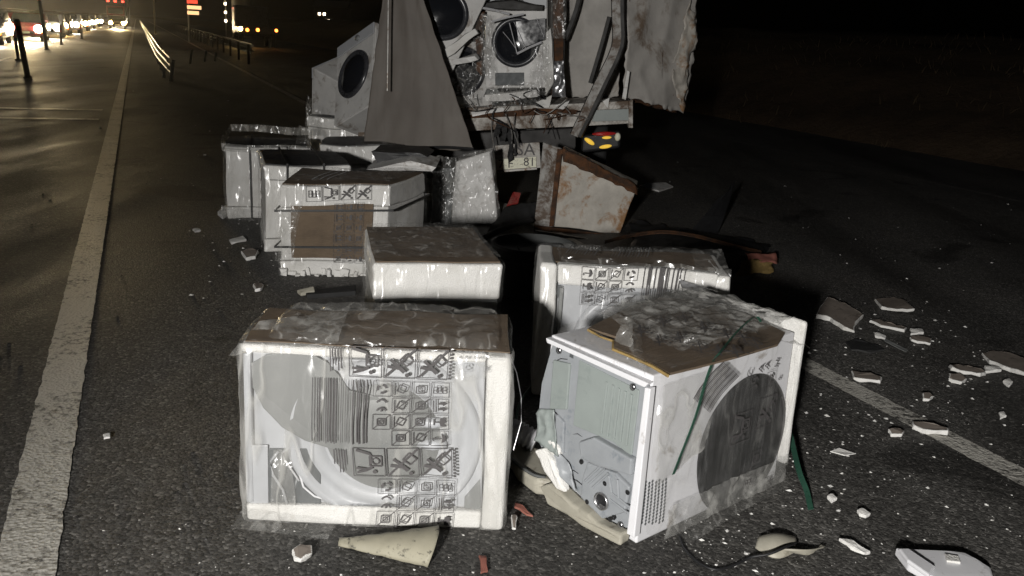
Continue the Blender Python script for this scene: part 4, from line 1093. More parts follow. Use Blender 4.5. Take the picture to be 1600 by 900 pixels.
# grey tub lying between the foam-capped machine and the wrapped one
b4 = G(830, 455)
t = thing('washer_tub', 'dark grey plastic washer tub lying in shadow beside the foam-capped machine', 'tub', b4)
Mt = Matrix.Translation((0, 0, 0))
MB().lathe([(0.22, 0.0), (0.25, 0.10), (0.26, 0.26), (0.27, 0.30), (0.275, 0.32), (0.255, 0.325), (0.245, 0.29), (0.20, 0.275), (0.001, 0.272)], 48).build('tub_shell', 'rubber_grey', t, smooth=True)
MB().lathe([(0.268, 0.22), (0.278, 0.23), (0.278, 0.245), (0.268, 0.25)], 48).build('tub_rib', 'rubber_grey', t, smooth=True)
MB().tube(smooth_path([(0.05 + 0.15 * math.cos(a), 0.02 + 0.17 * math.sin(a), 0.285 + 0.01 * math.sin(3 * a)) for a in [k * 0.6 for k in range(9)]]), 0.006, 7).build('seal_ring', 'rubber', t, smooth=True)

# bent strips, rods and shards around the rusty box
def strip_thing(name, matn, pxs, w, side, label, cat, th=0.004):
    return solo(ribbon(smooth_path(pxs, 5), w, side, th), name, matn, label, cat)
strip_thing('metal_strip', 'rust', [G(945, 378, .06), G(985, 368, .14), G(1035, 362, .20), G(1085, 368, .20), G(1140, 382, .15), G(1190, 394, .06)], 0.05, (0.1, 1, 0.3), 'long arched rusty strip on the asphalt right of the rusty box', 'metal strip')
strip_thing('metal_strip', 'wood_raw', [G(1000, 380, .02), G(1040, 372, .03), G(1090, 380, .03), G(1150, 398, .02)], 0.03, (0.1, 1, 0.2), 'thin brown strip under the arched rusty strip', 'strip')
m = MB().prism([G(1078, 362, 0.0), G(1122, 366, 0.0), G(1112, 312, 0.02) + Vector((0, -0.9, 0.33)), G(1104, 318, 0.02) + Vector((0, -0.9, 0.30))], (0.02, 0.05, 0.0))
solo(m, 'dark_shard', 'black_plastic', 'upright triangular black shard behind the arched strip', 'shard', cuts=2, jitter=0.02, jscale=6)
bc = G(1180, 428)
t = thing('torn_carton', 'torn yellowish carton scrap at the right end of the rusty strip', 'carton', bc)
crumpled('carton_flap', t, [G(1150, 432, 0.01) - bc, G(1205, 424, 0.01) - bc, G(1212, 404, 0.06) - bc, G(1158, 408, 0.10) - bc], 14, 12, 0.02, 'yellow_card', 9, 2.0, solid=0.006, edge=0.02)
crumpled('carton_flap', t, [G(1168, 412, 0.06) - bc, G(1214, 412, 0.05) - bc, G(1210, 396, 0.10) - bc, G(1165, 398, 0.10) - bc], 12, 8, 0.02, 'terracotta', 9, 4.0, solid=0.005, edge=0.02)
# crumpled black layer on the road behind the wrapped machines
bb = G(1090, 400)
t = thing('black_layer', 'rumpled black layer spread on the asphalt beyond the wrapped machine', 'plastic sheet', bb)
crumpled('sheeting', t, [G(985, 415, .01) - bb, G(1175, 425, .01) - bb, G(1205, 385, .01) - bb, G(985, 350, .01) - bb], 36, 26, 0.035, 'black_plastic', 4, 6.0, bulge=(0, 0, 0.05), edge=0.05)
bd = G(790, 345)
t = thing('mud_guard', 'twisted black mud guard lying below the number plate', 'mud guard', bd)
crumpled('guard_sheet', t, [G(752, 372, .02) - bd, G(835, 348, .02) - bd, G(838, 318, .16) - bd, G(790, 325, .12) - bd], 20, 14, 0.03, 'rubber', 5, 9.0, solid=0.01)
MB().tube(smooth_path([G(756, 372, .03) - bd, G(790, 356, .08) - bd, G(832, 344, .10) - bd]), 0.025, 8).build('guard_edge', 'rubber', t, smooth=True)
m = MB().prism([G(790, 325, .10), G(808, 322, .10), G(812, 306, .16), G(800, 304, .16)], (0.01, 0.05, 0.02))
solo(m, 'lamp_fragment', 'red_plastic', 'small broken red lamp lens under the number plate', 'lamp lens', bevel=0.006)
m = MB().prism([G(784, 332, .06), G(800, 334, .06), G(802, 324, .08), G(786, 322, .08)], (0.01, 0.05, 0.02))
solo(m, 'lamp_fragment', 'steel_dull', 'grey scrap next to the broken red lens', 'scrap', bevel=0.006)
m = MB().prism([G(999, 290, .04), G(1030, 298, .02), G(1052, 291, .02), G(1040, 285, .05), G(1010, 286, .06)], (0, 0, -0.015))
solo(m, 'panel_shard', 'enamel_dirty', 'pale pointed shard on the asphalt beyond the rusty box', 'shard')
bx = G(510, 468)
t = thing('broken_trim', 'dark trim bar with a pale broken end, left of the foam-capped machine', 'trim')
t.location = bx
MB().prism([G(476, 462, .03) - bx, G(556, 452, .03) - bx, G(556, 462, .03) - bx, G(480, 468, .03) - bx], (0, 0, 0.03)).build('trim_bar', 'rubber', t, bevel=0.005)
MB().prism([G(464, 458, .05) - bx, G(490, 452, .07) - bx, G(492, 459, .05) - bx, G(470, 463, .04) - bx], (0, 0, 0.02)).build('trim_end', 'shell_beige', t, bevel=0.004)

# ------------------------------------------------------------------ foam slabs and scraps on the asphalt, each its own thing
GRP = 'foam and plastic fragments on the asphalt'
slab_rnd = random.Random(2)
def slab(pxs, th, label, name='foam_piece', matn='foam', cat='foam piece', lift=0.003, **kw):
    th = th * 0.8
    m = MB().prism([G(px, py, th + lift) for px, py in pxs], (0, 0, -th))
    if matn == 'foam' and len(pxs) > 4 and th > 0.012: m.mi[0] = 1; matn = ['foam', 'slab_top']
    kw.setdefault('bevel', min(0.006, th * 0.25)); kw.setdefault('cuts', 2); kw.setdefault('jitter', 0.009); kw.setdefault('jscale', 26)
    o = solo(m, name, matn, label, cat, GRP, **kw)
    if th > 0.011: o.rotation_euler = (R(slab_rnd.uniform(-4, 4)), R(slab_rnd.uniform(-4, 4)), 0); o.location.z += 0.003
    return o
slab([(1274, 492), (1290, 468), (1320, 476), (1350, 490), (1338, 500), (1336, 512), (1318, 508), (1296, 496)], 0.035, 'broad foam slab half in the shadow of the burst machine')
slab([(1367, 464), (1398, 463), (1414, 470), (1428, 486), (1402, 486), (1378, 480)], 0.025, 'six-sided foam slab lying farthest up the road')
slab([(1358, 501), (1374, 500), (1400, 508), (1416, 510), (1415, 515), (1376, 508)], 0.022, 'long narrow foam bar just below the six-sided slab')
slab([(1422, 514), (1442, 516), (1443, 520), (1424, 520)], 0.018, 'short foam stub right of the narrow foam bar')
slab([(1420, 526), (1436, 524), (1456, 530), (1454, 537), (1424, 530)], 0.02, 'small blocky foam bar under the short stub')
slab([(1366, 518), (1384, 526), (1382, 529), (1366, 524)], 0.018, 'little foam chip at the head of the black patch')
slab([(1330, 578), (1352, 582), (1378, 590), (1378, 597), (1350, 592), (1334, 590)], 0.024, 'foam bar lying beside the white edge line')
slab([(1482, 570), (1505, 570), (1530, 574), (1540, 580), (1534, 584), (1508, 580), (1486, 576)], 0.026, 'curved foam strip left of the rounded slab at the picture edge')
slab([(1484, 583), (1500, 586), (1512, 592), (1500, 596), (1482, 590)], 0.024, 'rounded foam lump below the curved strip')
slab([(1538, 572), (1562, 575), (1566, 579), (1540, 579)], 0.02, 'short foam bar joined to the curved strip')
slab([(1534, 548), (1552, 544), (1580, 550), (1612, 566), (1612, 590), (1578, 576), (1548, 562)], 0.03, 'rounded foam slab cut off by the picture edge')
slab([(1424, 656), (1448, 660), (1482, 670), (1484, 676), (1450, 672), (1426, 664)], 0.028, 'foam bar lying on top of the white edge line')
slab([(1386, 672), (1400, 670), (1412, 674), (1408, 680), (1392, 678)], 0.02, 'foam crumb left of the bar on the edge line')
slab([(1440, 616), (1450, 614), (1458, 620), (1450, 624), (1442, 622)], 0.02, 'foam nugget between the rounded lump and the edge line')
slab([(1566, 596), (1576, 592), (1582, 598), (1576, 602)], 0.02, 'foam nugget under the rounded slab')
slab([(1296, 703), (1310, 701), (1340, 709), (1318, 711)], 0.006, 'thin flat foam sliver right of the green strap', cuts=0)
slab([(1337, 799), (1348, 797), (1360, 804), (1352, 808), (1340, 804)], 0.014, 'oval foam chip above the feather-shaped splinter')
slab([(1311, 842), (1326, 846), (1346, 856), (1360, 862), (1348, 865), (1326, 856)], 0.014, 'feather-shaped foam splinter between beige shell and white corner piece')
slab([(1290, 778), (1300, 774), (1308, 780), (1298, 784)], 0.014, 'foam chip near the foot of the green strap')
slab([(1560, 646), (1568, 644), (1572, 650), (1562, 652)], 0.012, 'lone foam chip between the two road lines near the edge of the picture')
slab([(453, 861), (468, 852), (486, 855), (488, 864), (468, 874), (456, 870)], 0.022, 'angular foam chunk left of the stained cone', cuts=1)
slab([(796, 808), (804, 803), (808, 812), (803, 826), (797, 824)], 0.016, 'small white foam splinter in front of the two front machines')
slab([(376, 393), (390, 389), (404, 392), (400, 400), (384, 402)], 0.03, 'foam lump at the foot of the tall foam box')
slab([(394, 445), (404, 440), (412, 446), (408, 452), (398, 452)], 0.025, 'foam lump on the dark asphalt below the strapped box')
slab([(340, 330), (352, 322), (360, 330), (348, 336)], 0.04, 'foam corner broken off beside the leftmost box')
slab([(358, 374), (380, 370), (386, 374), (362, 379)], 0.02, 'flat foam sheet lying left of the tall foam box')
slab([(300, 358), (310, 356), (314, 360), (304, 362)], 0.02, 'foam bit farthest left of the pile')
slab([(158, 680), (172, 679), (174, 683), (160, 685)], 0.008, 'white chip between the left road line and the pile')
slab([(1322, 534), (1336, 529), (1372, 538), (1382, 546), (1362, 550), (1330, 545)], 0.012, 'flat black patch lying below the broad foam slab', 'black_patch', 'rubber', 'rubber scrap', jitter=0.008)  # thin black outline lying almost flat on the road
slab([(748, 868), (760, 866), (761, 892), (748, 894)], 0.012, 'reddish brown tile chip at the bottom of the picture', 'tile_chip', 'terracotta', 'tile chip')
slab([(806, 786), (822, 796), (832, 806), (822, 804), (802, 792)], 0.008, 'curved reddish sliver between the front machines', 'plastic_sliver', 'terracotta', 'sliver')
slab([(1366, 520), (1396, 536), (1420, 546), (1416, 549), (1384, 534)], 0.004, 'grey scratched strip right of the black patch', 'strip_scrap', 'panel_grey', 'strip', cuts=0)
# cone-shaped stained plastic piece by the front machine
bq = G(620, 860)
m = MB()
def cone_fn(u, v):
    a = G(530, 850, 0.0) * (1 - u) + G(672, 862, 0.0) * u
    w = 0.018 + 0.075 * u
    ang = math.pi * v
    return a + Vector((0.025 * u * math.sin(v * 3.1), w * math.cos(ang), 0.004 + w * 0.75 * math.sin(ang) + 0.004 * noise.noise(Vector((u * 9, v * 5, 2)))))
m.grid(cone_fn, 22, 14)
solo(m, 'plastic_cone', 'stained_beige', 'split beige plastic cone with dark stains in front of the front left machine', 'plastic piece', smooth=True, solid=0.004)
# curved beige shells
m = MB()
def shell_fn(u, v):
    a = G(1180 + 62 * u, 856 + 18 * math.sin(u * 2.6) - 3 * u, 0.006); b = G(1186 + 58 * u, 838 - 4 * math.sin(u * 3.14), 0.006)
    return a * (1 - v) + b * v + Vector((0, 0, 0.035 * math.sin(math.pi * v) * (0.4 + 0.6 * math.sin(math.pi * u))))
m.grid(shell_fn, 18, 10)
solo(m, 'plastic_shell', 'shell_beige', 'domed beige plastic shell with a cable over it', 'plastic piece', smooth=True, solid=0.004)
m = MB()
def shell2_fn(u, v):
    a = G(1204 + 86 * u, 862 + 16 * math.sin(u * 2.9) - 12 * u, 0.006); b = G(1240 + 44 * u, 852 + 16 * math.sin(u * 3.1) - 2 * u + 1.5 * noise.noise(Vector((u * 30, 0, 0))), 0.006)
    return a * (1 - v) + b * v + Vector((0, 0, 0.030 * (1 - v) ** 2 * math.sin(math.pi * min(1, u + 0.05))))
m.grid(shell2_fn, 22, 8)
solo(m, 'plastic_shell', 'shell_beige', 'crescent beige shell with a jagged tip beside the domed one', 'plastic piece', smooth=True, solid=0.004)
# white corner piece cut by the bottom of the picture
b5 = G(1475, 890)
t = thing('broken_corner_piece', 'white broken plastic corner piece at the bottom right of the picture', 'plastic piece', b5)
MB().prism([G(px, py, 0.035) - b5 for px, py in ((1400, 855), (1460, 858), (1508, 862), (1548, 886), (1556, 912), (1480, 915), (1420, 880))], (0, 0, -0.03)).build('corner_shell', 'enamel', t, bevel=0.006, cuts=1, jitter=0.003, jscale=18)
MB().prism([G(px, py, 0.052) - b5 for px, py in ((1404, 856), (1420, 856), (1462, 884), (1452, 898), (1418, 874))], (0, 0, -0.016)).build('corner_rim', 'enamel', t, bevel=0.005)
MB().prism([G(px, py, 0.044) - b5 for px, py in ((1476, 864), (1498, 868), (1502, 878), (1480, 876))], (0, 0, -0.008)).build('corner_lump', 'foam', t, bevel=0.002, jitter=0.003, jscale=30)
# foam ring and ribbed hose between the two front machines
b6 = G(820, 740)
t = thing('foam_ring', 'broken beige foam ring wedged between the two front machines', 'foam piece', b6)
MB().prism([G(px, py, 0.07) - b6 for px, py in ((793, 686), (822, 684), (842, 700), (856, 730), (866, 752), (838, 748), (808, 728), (794, 706))], (0, 0, -0.065)).build('ring_body', 'shell_beige', t, bevel=0.016, seg=3, cuts=2, jitter=0.008, jscale=14)
MB().tube(smooth_path([G(794, 712, .076) - b6, G(812, 728, .076) - b6, G(834, 742, .074) - b6, G(852, 746, .07) - b6]), 0.006, 7).build('ring_groove', 'rubber_grey', t, smooth=True)
b7 = G(815, 690)
t = thing('ribbed_hose', 'white ribbed hose end showing between the two front machines', 'hose', b7)
pa = [G(800, 672, .12) - b7, G(815, 678, .12) - b7, G(838, 690, .10) - b7]
path = smooth_path(pa, 14)
MB().tube(path, [0.040 + 0.006 * math.sin(k * 1.7) for k in range(len(path))], 16).build('hose_body', 'enamel', t, smooth=True)
MB().tube([path[3] + Vector((0, 0, -0.085)), path[-4] + Vector((0, 0, -0.085))], 0.035, 12).build('hose_cuff', 'rubber', t, smooth=True)
# straps and cable on the ground
o = solo(ribbon(smooth_path([G(1226, 684, .0) + Vector((-.05, -.06, .17)), G(1234, 706, .0) + Vector((-.03, -.03, .12)), G(1248, 734, 0.06), G(1260, 766, .03), G(1267, 796, .008)]), 0.022, (1, 0.2, 0.1)), 'packing_strap', 'strap_green', 'loose green packing strap bent down to the asphalt right of the burst machine', 'strap')
cb = MB().tube(smooth_path([G(1062, 838, .02), G(1070, 858, .007), G(1090, 878, .007), G(1118, 890, .007), G(1150, 882, .007), G(1172, 871, .012), G(1200, 866, .030), G(1225, 856, .042), G(1245, 848, .014)]), 0.0045, 8)
solo(cb, 'cable', 'black_plastic', 'thin black cable curling from the burst machine to the beige shell', 'cable', smooth=True)
cb = MB().tube(smooth_path([G(800, 700, .004), G(806, 660, .02), G(812, 630, .03), G(828, 606, .02), G(836, 596, .02)]), 0.006, 8)
solo(cb, 'packing_strap', 'strap_green', 'short green strap end in the gap between the front machines', 'strap', smooth=True)
# crumbs nobody could count
rn = random.Random(77)
cr = MB()
def crumb(px, py, r, z=0.0):
    p = G(px, py); a = rn.random() * 6.28
    w = Vector((math.cos(a), math.sin(a), 0)) * r; d = Vector((-math.sin(a), math.cos(a), 0)) * r * rn.uniform(0.4, 1.0)
    h = r * rn.uniform(0.2, 0.6)
    cr.add([p - w, p - d * 0.8, p + w * rn.uniform(.6, 1), p + d, p + Vector((0, 0, h)) + w * 0.2], [(0, 1, 4), (1, 2, 4), (2, 3, 4), (3, 0, 4)])
for k in range(620):
    px = rn.gauss(1330, 190); py = rn.gauss(640, 170)
    if py < 330 or py > 960 or px > 1700: continue
    crumb(px, py, 0.0015 + 0.011 * rn.random() ** 7)
for k in range(330): crumb(rn.uniform(1000, 1600), rn.uniform(700, 905), 0.0014 + 0.007 * rn.random() ** 6)
for k in range(70): crumb(rn.uniform(280, 470), rn.uniform(320, 500), 0.003 + 0.018 * rn.random() ** 5)
for k in range(110): crumb(rn.uniform(150, 1000), rn.uniform(800, 905), 0.002 + 0.006 * rn.random() ** 4)
for k in range(60): crumb(rn.uniform(150, 420), rn.uniform(110, 330), 0.006 + 0.03 * rn.random() ** 5)
for k in range(80): crumb(rn.uniform(980, 1600), rn.uniform(250, 450), 0.004 + 0.02 * rn.random() ** 5)
for k in range(420):
    c = rn.choice(((1400, 520), (1500, 575), (1300, 500), (1440, 660), (1240, 720), (1330, 640), (400, 380), (1120, 860)))
    crumb(rn.gauss(c[0], 55), rn.gauss(c[1], 28), 0.0025 + 0.013 * rn.random() ** 4)
o = cr.build('foam_crumbs', 'foam'); o['kind'] = 'stuff'; o['label'] = 'scattered white foam crumbs and chips over the asphalt'; o['category'] = 'debris'
dk = MB()
cr = dk
for k in range(500): crumb(rn.uniform(0, 1600), rn.uniform(300, 900), 0.003 + 0.012 * rn.random() ** 4)
o = dk.build('dark_rubble', 'dark_steel'); o['kind'] = 'stuff'; o['label'] = 'dark grit and small wreckage scattered over the asphalt'; o['category'] = 'debris'

# ------------------------------------------------------------------ wrecked truck
TB = Vector((-0.2, 8.75, 0.0))
truck = thing('wrecked_truck', 'wrecked cargo truck seen from behind with torn white box body', 'truck', TB)
def T(px, py, dy=0.0): return D(px, py, 8.6 + dy) - TB
def tpoly(pxs, dy, th, name, matn, parent=truck, **kw):
    pts = [T(p[0], p[1], dy + (p[2] if len(p) > 2 else 0.0)) for p in pxs]
    return MB().prism(pts, (0, th, 0)).build(name, matn, parent, **kw)
tpoly([(560, 214), (988, 193), (988, 172), (560, 190)], 0.0, 0.10, 'deck_beam', 'truck_white', bevel=0.006, cuts=3, jitter=0.008, jscale=9)
tpoly([(560, 188), (988, 170), (988, 158), (560, 176)], 0.02, 2.6, 'deck', 'truck_white', bevel=0.005, cuts=3, jitter=0.010, jscale=7)
tpoly([(726, 186), (900, 176), (902, 172), (840, 170), (728, 180)], -0.012, 0.02, 'rust_strip', 'rust', cuts=1, jitter=0.008, jscale=30)
tpoly([(925, 190), (986, 188), (985, 170), (930, 172)], -0.010, 0.02, 'corner_plate', 'plate_green', bevel=0.003)
tpoly([(982, 200), (989, 200), (989, 156), (982, 158)], -0.012, 0.10, 'corner_post', 'truck_white', bevel=0.004)
tpoly([(560, 262), (900, 240), (900, 200), (560, 216)], 0.30, 0.30, 'rear_crossmember', 'dark_steel', bevel=0.01)
# chassis rails, axle and wheels in the dark under the deck
for x0 in (-0.65, 0.25):
    MB().box(x0, x0 + 0.09, 0.2, 5.5, 0.50, 0.72).build('chassis_rail', 'dark_steel', truck, bevel=0.006)
MB().tube([(-1.15, 1.3, 0.46), (1.05, 1.3, 0.46)], 0.06, 12).build('axle', 'dark_steel', truck, smooth=True)
for x0 in (-1.20, -0.92, 0.62, 0.90):
    Mw = Matrix.Translation((x0, 1.3, 0.46)) @ Matrix.Rotation(R(90), 4, 'Y')
    w = MB().lathe([(0.26, 0.0), (0.42, 0.01), (0.46, 0.05), (0.46, 0.19), (0.42, 0.23), (0.26, 0.24)], 40, Mw).build('tyre', 'rubber', truck, smooth=True)
    MB().lathe([(0.26, 0.0), (0.25, 0.06), (0.10, 0.09), (0.001, 0.09)], 28, Mw).build('rim', 'steel_dull', w, smooth=True)
# name panel and number plate
np_ = tpoly([(770, 268), (845, 262), (843, 222), (770, 228)], -0.05, 0.02, 'rear_panel', 'truck_white', bevel=0.003)
pl = tpoly([(776, 266), (838, 261), (838, 245), (776, 249)], -0.075, 0.008, 'number_plate', 'plate_white', bevel=0.002)
tpoly([(776, 270), (839, 265), (839, 261.5), (776, 266.5)], -0.078, 0.012, 'plate_holder', 'steel_dull', bevel=0.002)
def ttext(s, px, py, dy, size, parent, name, matn, rot=3.4):
    M = Matrix.Translation(T(px, py, dy)) @ Matrix.Rotation(R(90), 4, 'X') @ Matrix.Rotation(R(rot), 4, 'Z')
    m = MB(); m.add(*text_mesh(s, size, M, 0.0008)); return m.build(name, matn, parent)
ttext('7 F', 790, 256.5, -0.079, 0.115, pl, 'plate_lettering', 'black_ink')
ttext('81', 827, 253.5, -0.079, 0.115, pl, 'plate_lettering', 'black_ink')
ttext('SA', 821, 234.5, -0.055, 0.165, np_, 'panel_lettering', 'black_ink')
# rags and wires hanging over them
for k, (px, py0, py1, w) in enumerate(((788, 196, 222, 10), (798, 198, 256, 8), (806, 200, 246, 5), (779, 190, 216, 8))):
    crumpled('hanging_rag', truck, [T(px - w / 2, py1, -0.14), T(px + w / 2, py1 - 6, -0.14), T(px + w * 0.3, py0, -0.06), T(px - w * 0.3, py0, -0.06)], 8, 26, 0.03, 'rubber', 10, 50.0 + k, edge=0.03)
for k, pts in enumerate((((770, 178), (768, 205), (774, 240)), ((790, 178), (800, 210), (796, 246)), ((805, 176), (803, 205), (812, 230)))):
    MB().tube(smooth_path([T(px, py, -0.10) for px, py in pts]), 0.006, 6).build('hanging_wire', 'steel_dull', truck)
# tail lamp
tl = tpoly([(908, 240), (970, 232), (970, 204), (910, 212)], 0.0, 0.10, 'tail_lamp', 'black_plastic', bevel=0.03, seg=3)
def lens(px, py, rx, rz, tilt, name, matn):
    M = Matrix.Translation(T(px, py, -0.002)) @ Matrix.Rotation(R(tilt), 4, 'Y') @ Matrix.Diagonal((rx, 1, rz, 1)) @ Matrix.Rotation(R(90), 4, 'X')
    MB().lathe([(1.0, 0.0), (0.92, 0.014), (0.6, 0.024), (0.001, 0.028)], 20, M).build(name, matn, tl, smooth=True)
lens(921, 221, 0.055, 0.022, 30, 'amber_lens', 'amber_glow')
lens(946, 229, 0.060, 0.018, -12, 'amber_lens', 'amber_glow')
lens(948, 215, 0.045, 0.013, -6, 'amber_lens', 'amber_glow')
lens(944, 209, 0.115, 0.020, -5, 'red_lens', 'red_plastic')
lens(965, 214, 0.028, 0.040, 0, 'clear_lens', 'plate_white')
# body walls, torn and buckled
def wall(name, corners, nu, nv, amp, matn, scale, seed, solid=0.012, edge=0.03):
    o = crumpled(name, truck, corners, nu, nv, amp, matn, scale, seed, solid=solid, edge=edge); return o
wall('inner_wall', [T(880, 152, 1.0), T(968, 150, 0.6), T(972, -60, 0.6), T(872, -60, 1.0)], 26, 36, 0.045, 'truck_wall', 1.1, 3.0)
wall('side_wall', [T(972, 152, 0.15), T(1062, 176, 0.9), T(1092, -60, 0.9), T(966, -60, 0.15)], 36, 46, 0.07, 'truck_wall', 1.0, 7.0, edge=0.03)
for a, b in (((1036, -50), (1034, 150)), ((1064, -50), (1050, 150)), ((984, -50), (980, 150))):
    pa = [T(a[0] + (b[0] - a[0]) * k / 8, a[1] + (b[1] - a[1]) * k / 8, 0.15 + 0.75 * ((a[0] - 970) / 120.0) - 0.05) for k in range(9)]
    MB().tube(pa, 0.012, 6).build('wall_rib', 'grey_paint_chipped', truck, jitter=0.02, jscale=3)
crumpled('wall_flap', truck, [T(1046, 120, 0.6), T(1062, 176, 0.7), T(1090, 40, 0.8), T(1076, 0, 0.7)], 10, 22, 0.05, 'rusty_white', 5, 12.0, solid=0.006, edge=0.04)
wall('skirt', [T(985, 160, 0.3), T(1056, 178, 0.8), T(1056, 150, 0.8), T(978, 146, 0.3)], 14, 5, 0.03, 'rust', 6, 15.0)
wall('far_wall', [T(640, 180, 2.2), T(900, 168, 2.2), T(900, -80, 2.2), T(640, -80, 2.2)], 12, 12, 0.05, 'dark_steel', 2.0, 5.0)
# bent upright channel of the tail frame
def channel(pts, w, d, name, m0, m1, dy=0.0):
    path = smooth_path([T(px, py, dy) for px, py in pts], 6)
    m = MB(); vs = []; fs = []; mi = []
    for i_, p in enumerate(path):
        tg = (path[min(i_ + 1, len(path) - 1)] - path[max(i_ - 1, 0)]); tg.y = 0; tg.normalize()
        s = Vector((tg.z, 0, -tg.x)) * (w / 2)
        if s.x < 0: s = -s
        vs += [p - s, p + s, p + s + Vector((0.02, d, 0)), p - s + Vector((0.0, d, 0))]
    for i_ in range(len(path) - 1):
        for k in range(4):
            m_ = 0 if k == 0 else 1
            fs.append(((i_ * 4 + k, i_ * 4 + (k + 1) % 4, (i_ + 1) * 4 + (k + 1) % 4, (i_ + 1) * 4 + k), m_))
    m.v = vs
    for f, k in fs: m.f.append(list(f)); m.mi.append(k)
    return m.build(name, [m0, m1], truck)
channel([(962, -60), (963, 20), (964, 62), (957, 88), (940, 122), (918, 168), (897, 212)], 0.075, 0.09, 'bent_post', 'grey_paint_chipped', 'dark_steel', -0.12)
channel([(972, -60), (972, 20), (973, 62), (966, 88), (950, 122), (928, 168), (905, 214)], 0.03, 0.05, 'bent_post', 'dark_steel', 'dark_steel', -0.125)
channel([(912, -40), (900, 15), (882, 62)], 0.035, 0.05, 'brace', 'dark_steel', 'dark_steel', 0.5)
channel([(952, 26), (940, 70), (922, 130)], 0.03, 0.05, 'brace', 'dark_steel', 'dark_steel', 0.35)
channel([(872, -60), (872, 60), (870, 150)], 0.10, 0.10, 'frame_post', 'rust', 'dark_steel', 0.25)
crumpled('torn_foil', truck, [T(860, 60, 0.2), T(884, 60, 0.2), T(886, -40, 0.2), T(862, -40, 0.2)], 10, 34, 0.03, 'film_crumple', 8, 3.3)
crumpled('torn_foil', truck, [T(862, 152, 0.1), T(884, 152, 0.1), T(880, 96, 0.2), T(866, 96, 0.2)], 12, 22, 0.03, 'steel', 9, 4.3)
for k, pts in enumerate((((736, 176), (786, 168), (790, 174), (738, 182)), ((838, 160), (862, 150), (858, 168), (842, 168)), ((866, 164), (890, 158), (880, 172)), ((942, 158), (952, 152), (950, 168)))):
    tpoly(list(pts), -0.02 + 0.01 * k, 0.08, 'deck_scrap', ('enamel_dirty', 'foam', 'enamel_dirty', 'foam')[k], cuts=1, jitter=0.012, jscale=16)
tpoly([(972, 154), (980, 110), (984, 112), (978, 156)], -0.02, 0.02, 'torn_edge', 'enamel_dirty')

# grey tarpaulin hanging from the truck
bt = D(655, 300, 7.9); bt.z = 0.0
t = thing('hanging_tarpaulin', 'grey tarpaulin hanging from the truck as a tall triangular curtain', 'tarpaulin', bt)
def tw(px, py, y): return D(px, py, y) - bt
m = MB()
def tarp_fn(u, v):
    L = tw(566 + 40 * v, 236 - 300 * v, 8.05 + 0.1 * v); Rr = tw(740 - 100 * v, 234 - 300 * v, 7.85 + 0.25 * v)
    p = L * (1 - u) + Rr * u
    ed = 0.006 * noise.noise(Vector((v * 14, 3, 3))) * (1 if u > 0.5 else -1) * abs(u - 0.5) * 2
    fold = 0.008 * ridged(Vector((u * 3.2 + v * 0.8, v * 0.9, 1))) + 0.012 * noise.noise(Vector((u * 7 - v * 2, v * 3, 4)))
    return p + Vector((ed, 0.014 * math.sin(u * 7 + v * 1.5) * (1 - 0.5 * v) + fold, 0.02 * noise.noise(Vector((u * 9, 7, 2))) * (1 - v)))
m.grid(tarp_fn, 60, 60)
m.build('tarp_cloth', 'tarp', t, smooth=True, solid=0.004)
MB().tube([tw(605, 142, 7.80), tw(606, 70, 7.84), tw(607, -40, 7.88)], 0.008, 6).build('tarp_rope', 'steel_dull', t)
MB().tube(smooth_path([tw(566, 236, 8.0), tw(640, 233, 7.86), tw(690, 230, 7.82), tw(740, 233, 7.82)]), 0.014, 6).build('tarp_hem', 'black_plastic', t)

# ------------------------------------------------------------------ loose washing machines in and beside the truck
def washer(label, loc, rot, body='enamel_dirty', door=True, filt=True, group='washing machines in the wrecked truck'):
    """0.60 wide, 0.50 deep, 0.85 high; origin at the middle of its front face, front looks to -y"""
    t = thing('washing_machine', label, 'washing machine', loc, rot=rot, group=group)
    MB().box(-0.30, 0.30, 0.012, 0.50, -0.425, 0.425).build('cabinet', body, t, bevel=0.012)
    MB().box(-0.295, 0.295, 0.0, 0.010, -0.42, 0.30).build('front_panel', body, t, bevel=0.004)
    MB().box(-0.295, 0.295, -0.006, 0.010, 0.305, 0.42).build('control_panel', 'panel_pale' if body == 'enamel_dirty' else body, t, bevel=0.004)
    MB().lathe([(0.03, 0.0), (0.028, 0.016), (0.001, 0.017)], 20, Matrix.Translation((0.05, -0.006, 0.36)) @ Matrix.Rotation(R(90), 4, 'X')).build('dial', 'panel_grey', t, smooth=True)
    Md = Matrix.Translation((0, 0, 0.0)) @ Matrix.Rotation(R(90), 4, 'X')
    dr = MB().lathe([(0.235, 0.0), (0.232, 0.02), (0.215, 0.03), (0.195, 0.026), (0.185, 0.016)], 56, Md).build('door', 'door_dark', t, smooth=True)
    MB().lathe([(0.187, 0.016), (0.15, 0.035), (0.09, 0.05), (0.001, 0.055)], 48, Md).build('door_glass', 'glass_dark', dr, smooth=True)
    if filt: MB().box(-0.20, 0.08, -0.008, -0.001, -0.40, -0.28).build('filter_cover', 'recess_grey', t, bevel=0.003)
    return t
washer('machine in the truck with a big black door, beside the tarpaulin top', D(692, 22, 8.45), (R(-8), R(24), R(8)))
washer('machine standing in the truck bed with a grey filter cover under its door', D(806, 66, 8.80), (R(-4), R(-4), R(-8)))
washer('dark machine lying low in the truck bed behind the tarpaulin edge', D(722, 112, 8.70), (R(18), R(-70), R(10)), body='enamel_dirty', filt=False)
washer('tilted washing machine with dark oval door, left of the tarpaulin', D(553, 116, 8.55), (R(-22), R(-26), R(-40)), filt=False, group='washing machines fallen beside the truck')
washer('washing machine leaning behind the tilted one at the left of the pile', D(520, 150, 9.25), (R(-20), R(18), R(-125)), filt=False, group='washing machines fallen beside the truck')
